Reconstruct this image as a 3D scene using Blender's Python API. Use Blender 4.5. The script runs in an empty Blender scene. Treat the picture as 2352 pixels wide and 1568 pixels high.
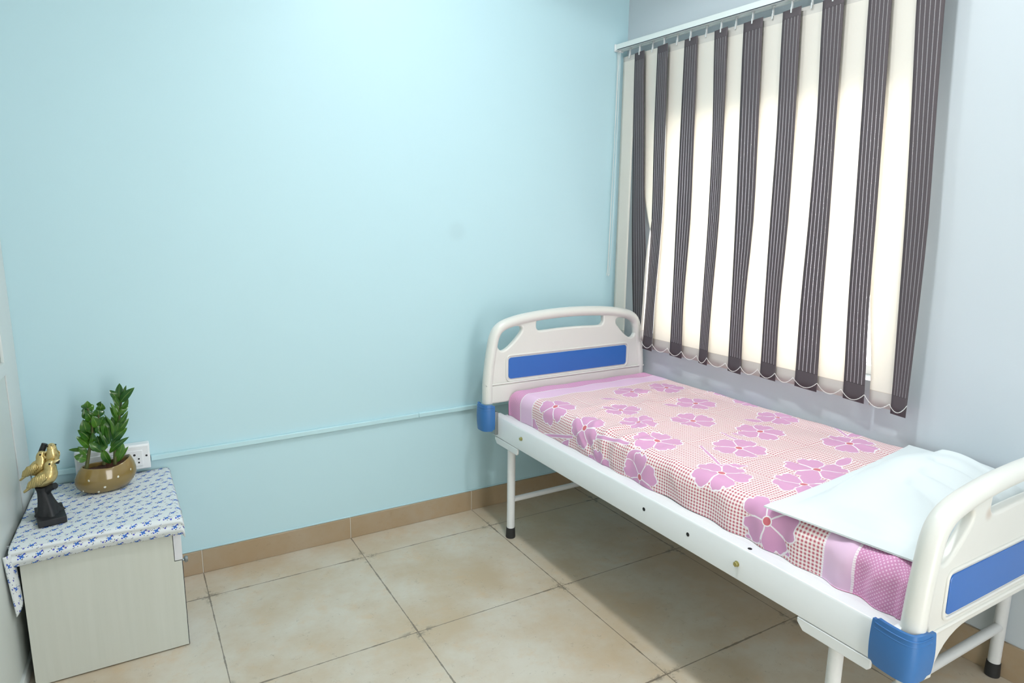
import bpy, bmesh, math, random
from mathutils import Vector, Matrix, Euler
from math import sin, cos, pi, sqrt, atan2, hypot, exp

random.seed(7)
C = bpy.context.scene.collection
SC = bpy.context.scene

# ------------------------------------------------------------------ camera
cd = bpy.data.cameras.new('camera')
cam = bpy.data.objects.new('camera', cd); C.objects.link(cam)
F_PX = 1532.35
cd.sensor_fit = 'HORIZONTAL'; cd.sensor_width = 36.0
cd.lens = F_PX / 2352 * 36.0
cd.clip_start = 0.02
def cam_basis(yaw, pitch, roll):
    f = Vector((sin(yaw) * cos(pitch), cos(yaw) * cos(pitch), -sin(pitch)))
    r = Vector((cos(yaw), -sin(yaw), 0)); u = r.cross(f)
    return r * cos(roll) + u * sin(roll), u * cos(roll) - r * sin(roll), f
_r, _u, _f = cam_basis(.5306, .189, .0117)
m = Matrix((( _r.x, _u.x, -_f.x), (_r.y, _u.y, -_f.y), (_r.z, _u.z, -_f.z))).to_4x4()
m.translation = Vector((-2.2432, -2.7383, 1.4252))
cam.matrix_world = m
SC.camera = cam

# ------------------------------------------------------------------ exposure, sky
SC.view_settings.view_transform = 'Standard'
SC.view_settings.look = 'None'
SC.view_settings.gamma = 1.0
SC.view_settings.use_curve_mapping = False
SC.view_settings.exposure = 0.06
W = bpy.data.worlds.new('world'); SC.world = W; W.use_nodes = True
wt = W.node_tree
bgn = wt.nodes['Background']
bgn.inputs['Color'].default_value = (1.0, 0.99, 0.965, 1)
bgn.inputs['Strength'].default_value = 7.0

# ceiling downlights: x, y, power
DOWNLIGHTS = [(-1.10, -0.85, 19.0, 'SPOT'), (-1.14, -1.45, 20.5, 'AREA'), (-1.22, -2.95, 9.0, 'AREA'), (-0.45, -3.2, 3.0, 'AREA')]
CEIL_Z = 2.75
for i, (x, y, pw, kind) in enumerate(DOWNLIGHTS):
    ld = bpy.data.lights.new('downlight_lamp', kind)
    ld.energy = pw
    if kind == 'SPOT':
        ld.shadow_soft_size = .07; ld.spot_size = math.radians(153); ld.spot_blend = .12
    else:
        ld.shape = 'DISK'; ld.size = .15
    ld.color = (0.965, 1.0, 1.02)
    lo = bpy.data.objects.new('downlight_lamp', ld); C.objects.link(lo)
    lo.location = (x, y, CEIL_Z - .03)

# ------------------------------------------------------------------ helpers
class MB:
    def __init__(s): s.v = []; s.f = []; s.uv = None
    def add(s, vs, fs):
        o = len(s.v); s.v += [tuple(p) for p in vs]; s.f += [tuple(i + o for i in f) for f in fs]; return s
    def box(s, x0, x1, y0, y1, z0, z1, M=None):
        vs = [Vector((x, y, z)) for x in (x0, x1) for y in (y0, y1) for z in (z0, z1)]
        if M is not None: vs = [M @ p for p in vs]
        return s.add(vs, [(0, 1, 3, 2), (4, 6, 7, 5), (0, 4, 5, 1), (2, 3, 7, 6), (0, 2, 6, 4), (1, 5, 7, 3)])
    def tube(s, pts, r, n=16, cap=True, up=None, flat=1.0):
        pts = [Vector(p) for p in pts]; N = len(pts)
        rs = r if isinstance(r, (list, tuple)) else [r] * N
        vs = []; fs = []; pu = None
        for i, p in enumerate(pts):
            d = (pts[min(i + 1, N - 1)] - pts[max(i - 1, 0)]).normalized()
            if up is not None: a = Vector(up) - d * d.dot(Vector(up))
            elif pu is None:
                a = Vector((0, 0, 1)) if abs(d.z) < .9 else Vector((1, 0, 0)); a = a - d * d.dot(a)
            else: a = pu - d * d.dot(pu)
            a.normalize(); pu = a; b = d.cross(a)
            for k in range(n):
                t = 2 * pi * k / n
                vs.append(p + a * (cos(t) * rs[i]) + b * (sin(t) * rs[i] * flat))
        for i in range(N - 1):
            for k in range(n):
                k2 = (k + 1) % n
                fs.append((i * n + k, i * n + k2, (i + 1) * n + k2, (i + 1) * n + k))
        if cap:
            fs.append(tuple(reversed(range(n)))); fs.append(tuple(range((N - 1) * n, N * n)))
        return s.add(vs, fs)
    def ell(s, c, rx, ry, rz, M=None, nu=16, nv=10):
        vs = []; fs = []
        for j in range(nv + 1):
            th = pi * j / nv
            for i in range(nu):
                ph = 2 * pi * i / nu
                p = Vector((rx * sin(th) * cos(ph), ry * sin(th) * sin(ph), rz * cos(th)))
                if M is not None: p = M @ p
                vs.append(p + Vector(c))
        for j in range(nv):
            for i in range(nu):
                i2 = (i + 1) % nu
                fs.append((j * nu + i, (j + 1) * nu + i, (j + 1) * nu + i2, j * nu + i2))
        return s.add(vs, fs)
    def grid(s, P, nu, nv):
        vs = [P(i / nu, j / nv) for j in range(nv + 1) for i in range(nu + 1)]
        fs = [(j * (nu + 1) + i, j * (nu + 1) + i + 1, (j + 1) * (nu + 1) + i + 1, (j + 1) * (nu + 1) + i) for j in range(nv) for i in range(nu)]
        return s.add(vs, fs)
    def prism(s, poly, fn, d0, d1):
        n = len(poly)
        vs = [fn(a, b, d0) for a, b in poly] + [fn(a, b, d1) for a, b in poly]
        fs = [tuple(reversed(range(n))), tuple(range(n, 2 * n))] + [(i, (i + 1) % n, n + (i + 1) % n, n + i) for i in range(n)]
        return s.add(vs, fs)
    def cyl(s, a, b, r, n=16): return s.tube([a, b], r, n)

def obj(name, mb, mat, parent=None, smooth=None, bevel=0, seg=2, sub=0, recalc=True):
    me = bpy.data.meshes.new(name)
    me.from_pydata([tuple(p) for p in mb.v], [], mb.f); me.validate(); me.update()
    if recalc:
        bm = bmesh.new(); bm.from_mesh(me); bmesh.ops.remove_doubles(bm, verts=bm.verts, dist=1e-6)
        bmesh.ops.recalc_face_normals(bm, faces=bm.faces); bm.to_mesh(me); bm.free()
    me.materials.append(mat)
    o = bpy.data.objects.new(name, me); C.objects.link(o)
    if smooth is not None:
        for p in me.polygons: p.use_smooth = True
        if smooth < 180: me.set_sharp_from_angle(angle=math.radians(smooth))
    if bevel:
        md = o.modifiers.new('bevel', 'BEVEL'); md.width = bevel; md.segments = seg; md.limit_method = 'ANGLE'; md.angle_limit = math.radians(40)
        md.harden_normals = False
        for p in me.polygons: p.use_smooth = True
        me.set_sharp_from_angle(angle=math.radians(50))
    if sub:
        md = o.modifiers.new('sub', 'SUBSURF'); md.levels = sub; md.render_levels = sub
    if parent: child(o, parent)
    return o
def world_of(o):
    M = Matrix.Translation(o.location) @ o.rotation_euler.to_matrix().to_4x4() if o.type == 'EMPTY' else Matrix.Identity(4)
    return M
def child(o, parent):
    o.parent = parent
    o.matrix_parent_inverse = world_of(parent).inverted()
def thing(name, label, cat, loc=(0, 0, 0), group=None):
    o = bpy.data.objects.new(name, None); C.objects.link(o)
    o.empty_display_size = .1; o.location = loc
    return tag(o, label, cat, group)
def tag(o, label, cat, group=None):
    o['label'] = label; o['category'] = cat
    if group: o['group'] = group
    return o
def struct(o): o['kind'] = 'structure'; return o
def catmull(pts, per=8, closed=False):
    P = [Vector(p) for p in pts]; n = len(P); out = []
    for i in range(n if closed else n - 1):
        p0 = P[(i - 1) % n] if closed or i > 0 else P[0]
        p1 = P[i]; p2 = P[(i + 1) % n]
        p3 = P[(i + 2) % n] if closed or i + 2 < n else P[-1]
        for k in range(per):
            t = k / per
            out.append(.5 * ((2 * p1) + (p2 - p0) * t + (2 * p0 - 5 * p1 + 4 * p2 - p3) * t * t + (3 * p1 - p0 - 3 * p2 + p3) * t ** 3))
    if not closed: out.append(P[-1])
    return out
def lerp(a, b, t): return a + (b - a) * t
def interp(tab, z):                      # tab: [(key, val)] sorted by key
    if z <= tab[0][0]: return tab[0][1]
    for (a, va), (b, vb) in zip(tab, tab[1:]):
        if z <= b: return lerp(va, vb, (z - a) / (b - a))
    return tab[-1][1]

# ------------------------------------------------------------------ material helpers
def lin(r, g, b):
    f = lambda c: (c / 255 / 12.92) if c / 255 <= .04045 else ((c / 255 + .055) / 1.055) ** 2.4
    return (f(r), f(g), f(b), 1)
class Nd:
    """little expression builder on top of a material's node tree"""
    def __init__(s, mat): s.t = mat.node_tree
    def new(s, kind, **k):
        n = s.t.nodes.new(kind)
        for a, b in k.items(): setattr(n, a, b)
        return n
    def put(s, sock, v):
        if isinstance(v, (int, float)): sock.default_value = v
        elif isinstance(v, (tuple, list, Vector)):
            L = len(sock.default_value); sock.default_value = tuple(v)[:L] if len(v) >= L else tuple(v) + (1,) * (L - len(v))
        else: s.t.links.new(v, sock)
    def m(s, op, a, b=None, c=None, clamp=False):
        n = s.new('ShaderNodeMath', operation=op); n.use_clamp = clamp
        s.put(n.inputs[0], a)
        if b is not None: s.put(n.inputs[1], b)
        if c is not None: s.put(n.inputs[2], c)
        return n.outputs[0]
    def vm(s, op, a, b=None):
        n = s.new('ShaderNodeVectorMath', operation=op); s.put(n.inputs[0], a)
        if b is not None: s.put(n.inputs[1], b)
        return n.outputs['Value'] if op in ('LENGTH', 'DISTANCE', 'DOT_PRODUCT') else n.outputs['Vector']
    def mix(s, f, a, b):
        n = s.new('ShaderNodeMix', data_type='RGBA'); s.put(n.inputs[0], f); s.put(n.inputs[6], a); s.put(n.inputs[7], b); return n.outputs[2]
    def vmix(s, f, a, b):
        n = s.new('ShaderNodeMix', data_type='VECTOR'); s.put(n.inputs[0], f); s.put(n.inputs[4], a); s.put(n.inputs[5], b); return n.outputs[1]
    def sep(s, v):
        n = s.new('ShaderNodeSeparateXYZ'); s.put(n.inputs[0], v); return n.outputs[0], n.outputs[1], n.outputs[2]
    def comb(s, x, y, z=0.0):
        n = s.new('ShaderNodeCombineXYZ'); s.put(n.inputs[0], x); s.put(n.inputs[1], y); s.put(n.inputs[2], z); return n.outputs[0]
    def ramp(s, v, a, b):            # smooth 0..1 between a and b
        n = s.new('ShaderNodeMapRange', interpolation_type='SMOOTHSTEP'); s.put(n.inputs[0], v); n.inputs[1].default_value = a; n.inputs[2].default_value = b; return n.outputs[0]
    def noise(s, v, scale, detail=4, rough=.55, out='Fac'):
        n = s.new('ShaderNodeTexNoise'); s.put(n.inputs['Vector'], v); n.inputs['Scale'].default_value = scale; n.inputs['Detail'].default_value = detail; n.inputs['Roughness'].default_value = rough
        return n.outputs[out]
    def voro(s, v, scale, feature='F1'):
        n = s.new('ShaderNodeTexVoronoi', feature=feature); s.put(n.inputs['Vector'], v); n.inputs['Scale'].default_value = scale; return n
    def coord(s, which='Object'): return s.new('ShaderNodeTexCoord').outputs[which]
    def bump(s, h, strength=.2, dist=.01):
        n = s.new('ShaderNodeBump'); s.put(n.inputs['Height'], h); n.inputs['Strength'].default_value = strength; n.inputs['Distance'].default_value = dist; return n.outputs[0]
def mat(name, col=(.8, .8, .8, 1), rough=.5, metal=0, spec=.5):
    M = bpy.data.materials.new(name); M.use_nodes = True
    b = M.node_tree.nodes['Principled BSDF']
    b.inputs['Base Color'].default_value = col; b.inputs['Roughness'].default_value = rough
    b.inputs['Metallic'].default_value = metal; b.inputs['Specular IOR Level'].default_value = spec
    return M, b, Nd(M)
def plain(name, col, rough=.5, metal=0, spec=.5, var=.03, scale=30, bump=0):
    M, b, N = mat(name, col, rough, metal, spec)
    co = N.coord(); n = N.noise(co, scale, 3)
    d = tuple(c * (1 - var) for c in col[:3]) + (1,); e = tuple(min(1, c * (1 + var)) for c in col[:3]) + (1,)
    N.put(b.inputs['Base Color'], N.mix(n, d, e))
    if bump: N.put(b.inputs['Normal'], N.bump(n, bump, .002))
    return M

# wall paints
def paint(name, col, rough):
    M, b, N = mat(name, col, rough)
    co = N.coord(); n = N.noise(co, 1.3, 3); d = tuple(c * .97 for c in col[:3]) + (1,)
    N.put(b.inputs['Base Color'], N.mix(n, d, col))
    N.put(b.inputs['Normal'], N.bump(N.noise(co, 160, 2), .04, .002))
    return M
M_blue = paint('aqua_wall_paint', lin(187, 220, 228), .5)
_N = Nd(M_blue); _b = M_blue.node_tree.nodes['Principled BSDF']
_src = _b.inputs['Base Color'].links[0].from_socket
_d = _N.vm('DISTANCE', _N.coord(), (-.928, 0, 1.347))
_N.put(_b.inputs['Base Color'], _N.mix(_N.m('MULTIPLY', _N.m('SUBTRACT', 1.0, _N.ramp(_d, .012, .060)), .30), _src, lin(168, 196, 202)))
M_white = paint('white_wall_paint', lin(198, 207, 213), .4)
M_ceil = paint('ceiling_paint', lin(238, 240, 240), .7)
M_part = plain('partition_laminate', lin(205, 212, 208), .35, var=.02)
M_alu = plain('white_aluminium', lin(214, 220, 218), .3, var=.02)
M_dark = plain('black_gasket', lin(28, 34, 48), .5)

# floor tiles
def tile_mat(name, base, floor=True):
    M, b, N = mat(name, base, .32)
    co = N.coord('Object'); x, y, z = N.sep(co)
    n1 = N.noise(co, 2.2, 6, .62); n2 = N.noise(co, 9, 8, .7); n3 = N.noise(co, 34, 8, .75)
    c = N.mix(N.ramp(n1, .35, .68), lin(185, 165, 136), lin(202, 196, 182))
    c = N.mix(N.m('MULTIPLY', N.ramp(n2, .5, .72), .45), c, lin(198, 166, 124))
    c = N.mix(N.m('MULTIPLY', N.ramp(n3, .58, .75), .35), c, lin(122, 108, 90))
    # fine dark scratches: thin iso-lines of a stretched noise
    nn = N.noise(co, 7, 6, .65)
    ln = N.m('SUBTRACT', 1.0, N.ramp(N.m('ABSOLUTE', N.m('SUBTRACT', nn, .5)), .0, .006))
    c = N.mix(N.m('MULTIPLY', N.m('MULTIPLY', ln, N.ramp(n3, .5, .62)), .55), c, lin(96, 84, 70))
    if floor:
        TX, TY, BX, BY = .6, .586, -.8607, -.2007
        fx = N.m('FRACT', N.m('ADD', N.m('DIVIDE', N.m('SUBTRACT', x, BX), TX), 100.5))
        fy = N.m('FRACT', N.m('ADD', N.m('DIVIDE', N.m('SUBTRACT', y, BY), TY), 100.5))
        dx = N.m('MULTIPLY', N.m('ABSOLUTE', N.m('SUBTRACT', fx, .5)), TX)
        dy = N.m('MULTIPLY', N.m('ABSOLUTE', N.m('SUBTRACT', fy, .5)), TY)
        d = N.m('MINIMUM', dx, dy)
        tid = N.comb(N.m('FLOOR', N.m('ADD', N.m('DIVIDE', N.m('SUBTRACT', x, BX), TX), 100)), N.m('FLOOR', N.m('ADD', N.m('DIVIDE', N.m('SUBTRACT', y, BY), TY), 100)))
        wn = N.new('ShaderNodeTexWhiteNoise', noise_dimensions='2D'); N.put(wn.inputs['Vector'], tid)
        c = N.mix(N.m('MULTIPLY', wn.outputs['Value'], .16), c, lin(212, 204, 190))
        wear = N.m('MULTIPLY', N.ramp(n2, .45, .7), .0035)
        g = N.m('SUBTRACT', 1.0, N.ramp(N.m('SUBTRACT', d, wear), .0008, .0022))
        c = N.mix(N.m('MULTIPLY', g, .75), c, lin(92, 82, 70))
        # grubby cement smears hugging some joint crossings
        dc = N.m('SQRT', N.m('ADD', N.m('MULTIPLY', dx, dx), N.m('MULTIPLY', dy, dy)))
        sm = N.m('MULTIPLY', N.m('SUBTRACT', 1.0, N.ramp(dc, .02, .09)), N.ramp(n3, .48, .56))
        sm = N.m('MULTIPLY', sm, N.m('SUBTRACT', 1.0, N.ramp(d, .004, .02)))
        c = N.mix(N.m('MULTIPLY', sm, .7), c, lin(112, 104, 90))
        N.put(b.inputs['Normal'], N.bump(N.m('SUBTRACT', 1.0, g), .25, .002))
    else:
        c = N.mix(.72, c, lin(150, 126, 94))
    N.put(b.inputs['Base Color'], c)
    b.inputs['Coat Weight'].default_value = .35 if floor else .1; b.inputs['Coat Roughness'].default_value = .22
    N.put(b.inputs['Roughness'], N.m('ADD', .26, N.m('MULTIPLY', n2, .2)))
    return M
M_floor = tile_mat('beige_stone_tile', lin(190, 178, 158))
M_skirt = tile_mat('beige_skirting_tile', lin(170, 150, 125), False)
M_grout = plain('white_grout', lin(205, 200, 190), .8)

# ------------------------------------------------------------------ the room
RX0, RSL = .003, .035           # right wall: x = RX0 - RSL * y
RTH = math.atan(RSL)
Rt = Vector((sin(RTH), -cos(RTH), 0)); Rn = Vector((-cos(RTH), -sin(RTH), 0))
def RW(s, d, z): return Vector((RX0, 0, 0)) + Rt * s + Rn * d + Vector((0, 0, z))   # s along wall from the corner, d into the room
LX0, LSL = -2.58, .06
LTH = math.atan(LSL)
Lt = Vector((-sin(LTH), -cos(LTH), 0)); Ln = Vector((cos(LTH), -sin(LTH), 0))
def LW(s, d, z): return Vector((LX0, 0, 0)) + Lt * s + Ln * d + Vector((0, 0, z))
def boxf(mb, fn, s0, s1, d0, d1, z0, z1):
    vs = [fn(s, d, z) for s in (s0, s1) for d in (d0, d1) for z in (z0, z1)]
    return mb.add(vs, [(0, 1, 3, 2), (4, 6, 7, 5), (0, 4, 5, 1), (2, 3, 7, 6), (0, 2, 6, 4), (1, 5, 7, 3)])
Y1 = -3.7
struct(obj('floor', MB().box(-3.1, .5, Y1 - .2, .2, -.12, 0), M_floor))
struct(obj('ceiling', MB().box(-3.1, .5, Y1 - .2, .2, CEIL_Z, CEIL_Z + .12), M_ceil))
struct(obj('wall_back', MB().box(-2.9, .5, 0, .15, 0, CEIL_Z), M_blue))
DX0, DX1, DZ = -1.72, -.98, 2.1      # unseen doorway added behind the camera, lets sky light in as fill
mb = MB(); mb.box(-3.1, DX0, Y1 - .15, Y1, 0, CEIL_Z); mb.box(DX1, .5, Y1 - .15, Y1, 0, CEIL_Z); mb.box(DX0, DX1, Y1 - .15, Y1, DZ, CEIL_Z)
struct(obj('wall_front', mb, M_white))
# right wall with the window opening
WS0, WS1, WZ0, WZ1 = .27, 1.44, .85, 1.84
mb = MB()
boxf(mb, RW, .0, WS0, -.18, 0, 0, CEIL_Z); boxf(mb, RW, WS1, 3.85, -.18, 0, 0, CEIL_Z)
boxf(mb, RW, WS0, WS1, -.18, 0, 0, WZ0); boxf(mb, RW, WS0, WS1, -.18, 0, WZ1, CEIL_Z)
struct(obj('wall_right', mb, M_white))
mb = MB(); boxf(mb, LW, .0, 3.85, -.12, 0, 0, CEIL_Z)
struct(obj('wall_left', mb, M_part))
# skirting tiles
def skirting(name, fn, s0, s1, h, joints):
    mb = MB(); e = [s0] + joints + [s1]
    for a, b in zip(e, e[1:]): boxf(mb, fn, a + .0012, b - .0012, 0, .010, 0, h)
    o = struct(obj(name, mb, M_skirt, bevel=.0015, seg=1))
    g = MB()
    for j in joints: boxf(g, fn, j - .0012, j + .0012, 0, .0085, 0, h)
    obj('grout_joint', g, M_grout, o)
    return o
def BW(s, d, z): return Vector((s, -d, z))
skirting('baseboard_back', BW, -2.575, .0, .096, [-2.0607, -1.4607, -.8607, -.2607])
skirting('baseboard_right', RW, .012, 3.8, .118, [.45, 1.05, 1.65, 2.25, 2.85, 3.4])
# bright bead of paint along the skirting top
mb = MB(); boxf(mb, BW, -2.575, 0, 0, .0035, .096, .103)
struct(obj('trim_1', mb, M_blue, bevel=.0015))
# left partition framing (aluminium post in the corner, stile, transom, gaskets)
def lpiece(name, s0, s1, d1, z0, z1, m_, bev=.002, parent=None):
    mb = MB(); boxf(mb, LW, s0, s1, 0, d1, z0, z1); return obj(name, mb, m_, parent, bevel=bev)
struct(lpiece('trim_2', .0, .078, .006, 0, CEIL_Z, M_alu))
struct(lpiece('trim_3', .0815, .188, .009, 0, CEIL_Z, M_alu))
struct(lpiece('trim_4', .078, .0815, .004, 0, CEIL_Z, M_dark, 0))
struct(lpiece('trim_5', .188, .195, .005, 0, .914, M_dark, 0))
struct(lpiece('trim_6', .190, 3.8, .012, .914, .952, M_alu))
struct(lpiece('trim_7', .196, 3.8, .007, .05, .912, M_part))
struct(lpiece('trim_8', .19, 3.8, .014, 0, .045, M_alu))

# window behind the blind
M_glass, gb, _ = mat('window_glass', (1, 1, 1, 1), .0)
gb.inputs['Transmission Weight'].default_value = 1.0; gb.inputs['IOR'].default_value = 1.05
M_frame = plain('window_frame_aluminium', lin(225, 226, 226), .35)
win = bpy.data.objects.new('window_1', None); C.objects.link(win); struct(win); win.location = RW((WS0 + WS1) / 2, -.1, WZ0)
mb = MB()
for a, b, c, d in ((WS0, WS1, WZ0, WZ0 + .035), (WS0, WS1, WZ1 - .035, WZ1), (WS0, WS0 + .035, WZ0 + .035, WZ1 - .035), (WS1 - .035, WS1, WZ0 + .035, WZ1 - .035), ((WS0 + WS1) / 2 - .02, (WS0 + WS1) / 2 + .02, WZ0 + .035, WZ1 - .035)):
    boxf(mb, RW, a, b, -.13, -.09, c, d)
obj('frame', mb, M_frame, win, bevel=.003)
for a, b in ((WS0 + .035, (WS0 + WS1) / 2 - .02), ((WS0 + WS1) / 2 + .02, WS1 - .035)):
    mb = MB(); boxf(mb, RW, a, b, -.112, -.108, WZ0 + .035, WZ1 - .035)
    obj('pane', mb, M_glass, win)

# ceiling downlights (the fittings; their lamps are at the top of the script)
M_lens, lb, _ = mat('downlight_lens', (1, 1, 1, 1), .4)
lb.inputs['Emission Color'].default_value = (.95, 1, 1, 1); lb.inputs['Emission Strength'].default_value = 8
for (x, y, pw, kind), lab in zip(DOWNLIGHTS, ('round white ceiling downlight nearest the aqua wall', 'round white ceiling downlight in the middle of the room', 'round white ceiling downlight just inside the added doorway', 'round white ceiling downlight in the front corner beside the white window wall')):
    t = thing('ceiling_downlight', lab, 'ceiling light', (x, y, CEIL_Z), 'ceiling downlights')
    ring = [(.075, -.002), (.095, -.002), (.1, -.008), (.096, -.014), (.08, -.014), (.075, -.010)]
    mb = MB(); n = 32
    vs = [(x + r * cos(2 * pi * k / n), y + r * sin(2 * pi * k / n), CEIL_Z + dz) for k in range(n) for r, dz in ring]
    q = len(ring); mb.add(vs, [(k * q + i, k * q + (i + 1) % q, ((k + 1) % n) * q + (i + 1) % q, ((k + 1) % n) * q + i) for k in range(n) for i in range(q)])
    obj('bezel', mb, M_alu, t, smooth=40)
    obj('lens', MB().cyl((x, y, CEIL_Z), (x, y, CEIL_Z - .006), .076, 32), M_lens, t, smooth=40)

# ------------------------------------------------------------------ cable trunking and switchboard on the aqua wall
M_trunk = plain('painted_trunking', lin(186, 220, 226), .35, var=.01)
M_pvc = plain('white_plastic', lin(232, 234, 236), .28, var=.01)
M_hole = plain('black_hole', lin(14, 15, 20), .6)
def trunk(x0, x1, z0, z1, label):
    mb = MB(); h = .0105
    vs = []
    for x, z in ((x0, z0), (x1, z1)):
        vs += [(x, 0, z - h), (x, -.014, z - h), (x, -.014, z + h), (x, 0, z + h)]
    mb.add(vs, [(0, 1, 2, 3), (7, 6, 5, 4), (0, 4, 5, 1), (1, 5, 6, 2), (2, 6, 7, 3), (3, 7, 4, 0)])
    lid = MB()
    vs = []
    for x, z in ((x0 + .001, z0), (x1 - .001, z1)):
        vs += [(x, -.013, z - h + .002), (x, -.0155, z - h + .002), (x, -.0155, z + h - .002), (x, -.013, z + h - .002)]
    lid.add(vs, [(0, 1, 2, 3), (7, 6, 5, 4), (0, 4, 5, 1), (1, 5, 6, 2), (2, 6, 7, 3), (3, 7, 4, 0)])
    t = thing('cable_trunking', label, 'cable trunking', ((x0 + x1) / 2, 0, z0), 'cable trunking on the aqua wall')
    obj('channel', mb, M_trunk, t, bevel=.0015); obj('lid', lid, M_trunk, t, bevel=.0008)
trunk(-2.572, -2.437, .513, .507, 'short piece of pale cable trunking left of the white switchboard')
trunk(-2.206, -1.1295, .510, .521, 'long pale cable trunking on the aqua wall right of the white switchboard')
trunk(-1.1285, -.02, .521, .524, 'pale cable trunking on the aqua wall running behind the bed end board')

SB = thing('switchboard', 'white plastic electrical socket board on the aqua wall behind the potted plant', 'socket', (-2.32, 0, .53))
SX0, SX1, SZ0, SZ1 = -2.442, -2.208, .483, .578
SYF = -.042
obj('back_box', MB().box(SX0, SX1, SYF + .004, 0, SZ0, SZ1), M_pvc, SB, bevel=.004, seg=3)
obj('cover_plate', MB().box(SX0 + .004, SX1 - .004, SYF, SYF + .006, SZ0 + .004, SZ1 - .004), M_pvc, SB, bevel=.002)
mb = MB()
zc = (SZ0 + SZ1) / 2 - .002
obj('socket_module', MB().box(-2.285, -2.232, SYF - .004, SYF + .002, zc - .03, zc + .03), M_pvc, SB, bevel=.002)
for dx, dz, r in ((0, .014, .0042), (-.013, -.002, .003), (.013, -.002, .0033), (-.0125, -.016, .003), (.0125, -.016, .0033)):
    obj('socket_hole', MB().cyl((-2.2585 + dx, SYF - .0045, zc + dz), (-2.2585 + dx, SYF, zc + dz), r, 14), M_hole, SB)
obj('switch_module', MB().box(-2.338, -2.288, SYF - .003, SYF + .002, zc - .03, zc + .03), M_pvc, SB, bevel=.002)
sw = obj('switch_rocker', MB().box(-2.330, -2.296, SYF - .007, SYF - .001, zc - .022, zc + .022), M_pvc, SB, bevel=.002)
obj('blank_module', MB().box(-2.418, -2.341, SYF - .003, SYF + .002, zc - .03, zc + .03), M_pvc, SB, bevel=.002)
for x, z in ((-2.220, zc + .006), (-2.430, zc - .022)):
    obj('screw', MB().cyl((x, SYF - .001, z), (x, SYF + .001, z), .0036, 14), M_hole, SB)

# ------------------------------------------------------------------ vertical blind
def fabric_cream():
    M, b, N = mat('cream_vane_fabric', lin(238, 230, 218), .8)
    uv = N.coord('UV'); x, y, z = N.sep(uv)
    weave = N.m('MULTIPLY', N.m('SINE', N.m('MULTIPLY', x, 1500)), .5)
    n = N.noise(N.vm('MULTIPLY', uv, (900, 60, 1)), 1, 2)
    c = N.mix(n, lin(244, 240, 232), lin(250, 247, 242))
    hem = N.m('ADD', N.m('LESS_THAN', y, .055), N.m('GREATER_THAN', y, 1.365))
    line = N.m('MULTIPLY', N.m('GREATER_THAN', y, .0535), N.m('LESS_THAN', y, .0560))
    c = N.mix(N.m('MULTIPLY', line, .3), c, lin(220, 190, 160))
    tr = N.new('ShaderNodeBsdfTranslucent'); N.put(tr.inputs['Color'], N.mix(hem, lin(250, 245, 234), lin(160, 152, 142)))
    mx = N.new('ShaderNodeMixShader'); N.put(mx.inputs[0], .40)
    N.put(b.inputs['Base Color'], c)
    N.t.links.new(b.outputs[0], mx.inputs[1]); N.t.links.new(tr.outputs[0], mx.inputs[2])
    N.t.links.new(mx.outputs[0], N.t.nodes['Material Output'].inputs['Surface'])
    return M
def fabric_dark():
    M, b, N = mat('dark_striped_vane_fabric', lin(92, 82, 84), .75)
    uv = N.coord('UV'); x, y, z = N.sep(uv)                    # x: metres across, y: metres up from the bottom
    body = N.m('MULTIPLY', N.m('GREATER_THAN', y, .066), N.m('LESS_THAN', y, 1.368))
    fx = N.m('ABSOLUTE', N.m('SUBTRACT', N.m('FRACT', N.m('ADD', N.m('DIVIDE', x, .0155), .5)), .5))
    inb = N.m('LESS_THAN', N.m('ABSOLUTE', x), .0385)
    stripe = N.m('MULTIPLY', N.m('MULTIPLY', N.m('SUBTRACT', 1.0, N.ramp(fx, .06, .10)), body), inb)
    dash = N.m('ADD', .55, N.m('MULTIPLY', N.m('GREATER_THAN', N.m('FRACT', N.m('MULTIPLY', y, 260)), .35), .45))
    stripe = N.m('MULTIPLY', stripe, dash)
    n = N.noise(N.vm('MULTIPLY', uv, (500, 500, 1)), 1, 2)
    c = N.mix(n, lin(78, 71, 75), lin(96, 88, 92))
    hemline = N.m('ADD', N.m('MULTIPLY', N.m('GREATER_THAN', y, .0645), N.m('LESS_THAN', y, .0665)), N.m('MULTIPLY', N.m('GREATER_THAN', y, 1.367), N.m('LESS_THAN', y, 1.369)))
    c = N.mix(N.m('MULTIPLY', hemline, .6), c, lin(40, 36, 38))
    c = N.mix(stripe, c, lin(196, 192, 192))
    N.put(b.inputs['Base Color'], c)
    # the loose weave lets pin-pricks of daylight through, the stripes more
    v = N.voro(N.vm('MULTIPLY', uv, (620, 430, 1)), 1)
    pin = N.m('MULTIPLY', N.m('LESS_THAN', v.outputs['Distance'], .30), body)
    thru = N.m('MULTIPLY', pin, N.m('ADD', .15, N.m('MULTIPLY', stripe, .75)))
    tr = N.new('ShaderNodeBsdfTranslucent'); N.put(tr.inputs['Color'], N.mix(stripe, lin(110, 84, 84), lin(225, 225, 232)))
    mx = N.new('ShaderNodeMixShader'); N.put(mx.inputs[0], N.m('ADD', .07, N.m('MULTIPLY', stripe, .43)))
    tp = N.new('ShaderNodeBsdfTransparent')
    mx2 = N.new('ShaderNodeMixShader'); N.put(mx2.inputs[0], thru)
    L = N.t.links.new
    L(b.outputs[0], mx.inputs[1]); L(tr.outputs[0], mx.inputs[2]); L(mx.outputs[0], mx2.inputs[1]); L(tp.outputs[0], mx2.inputs[2])
    L(mx2.outputs[0], N.t.nodes['Material Output'].inputs['Surface'])
    return M
M_cream = fabric_cream(); M_darkv = fabric_dark()
M_clip = plain('clear_grey_plastic', lin(205, 208, 208), .25)
M_rail = plain('white_blind_rail', lin(222, 230, 228), .3, var=.01)
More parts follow.
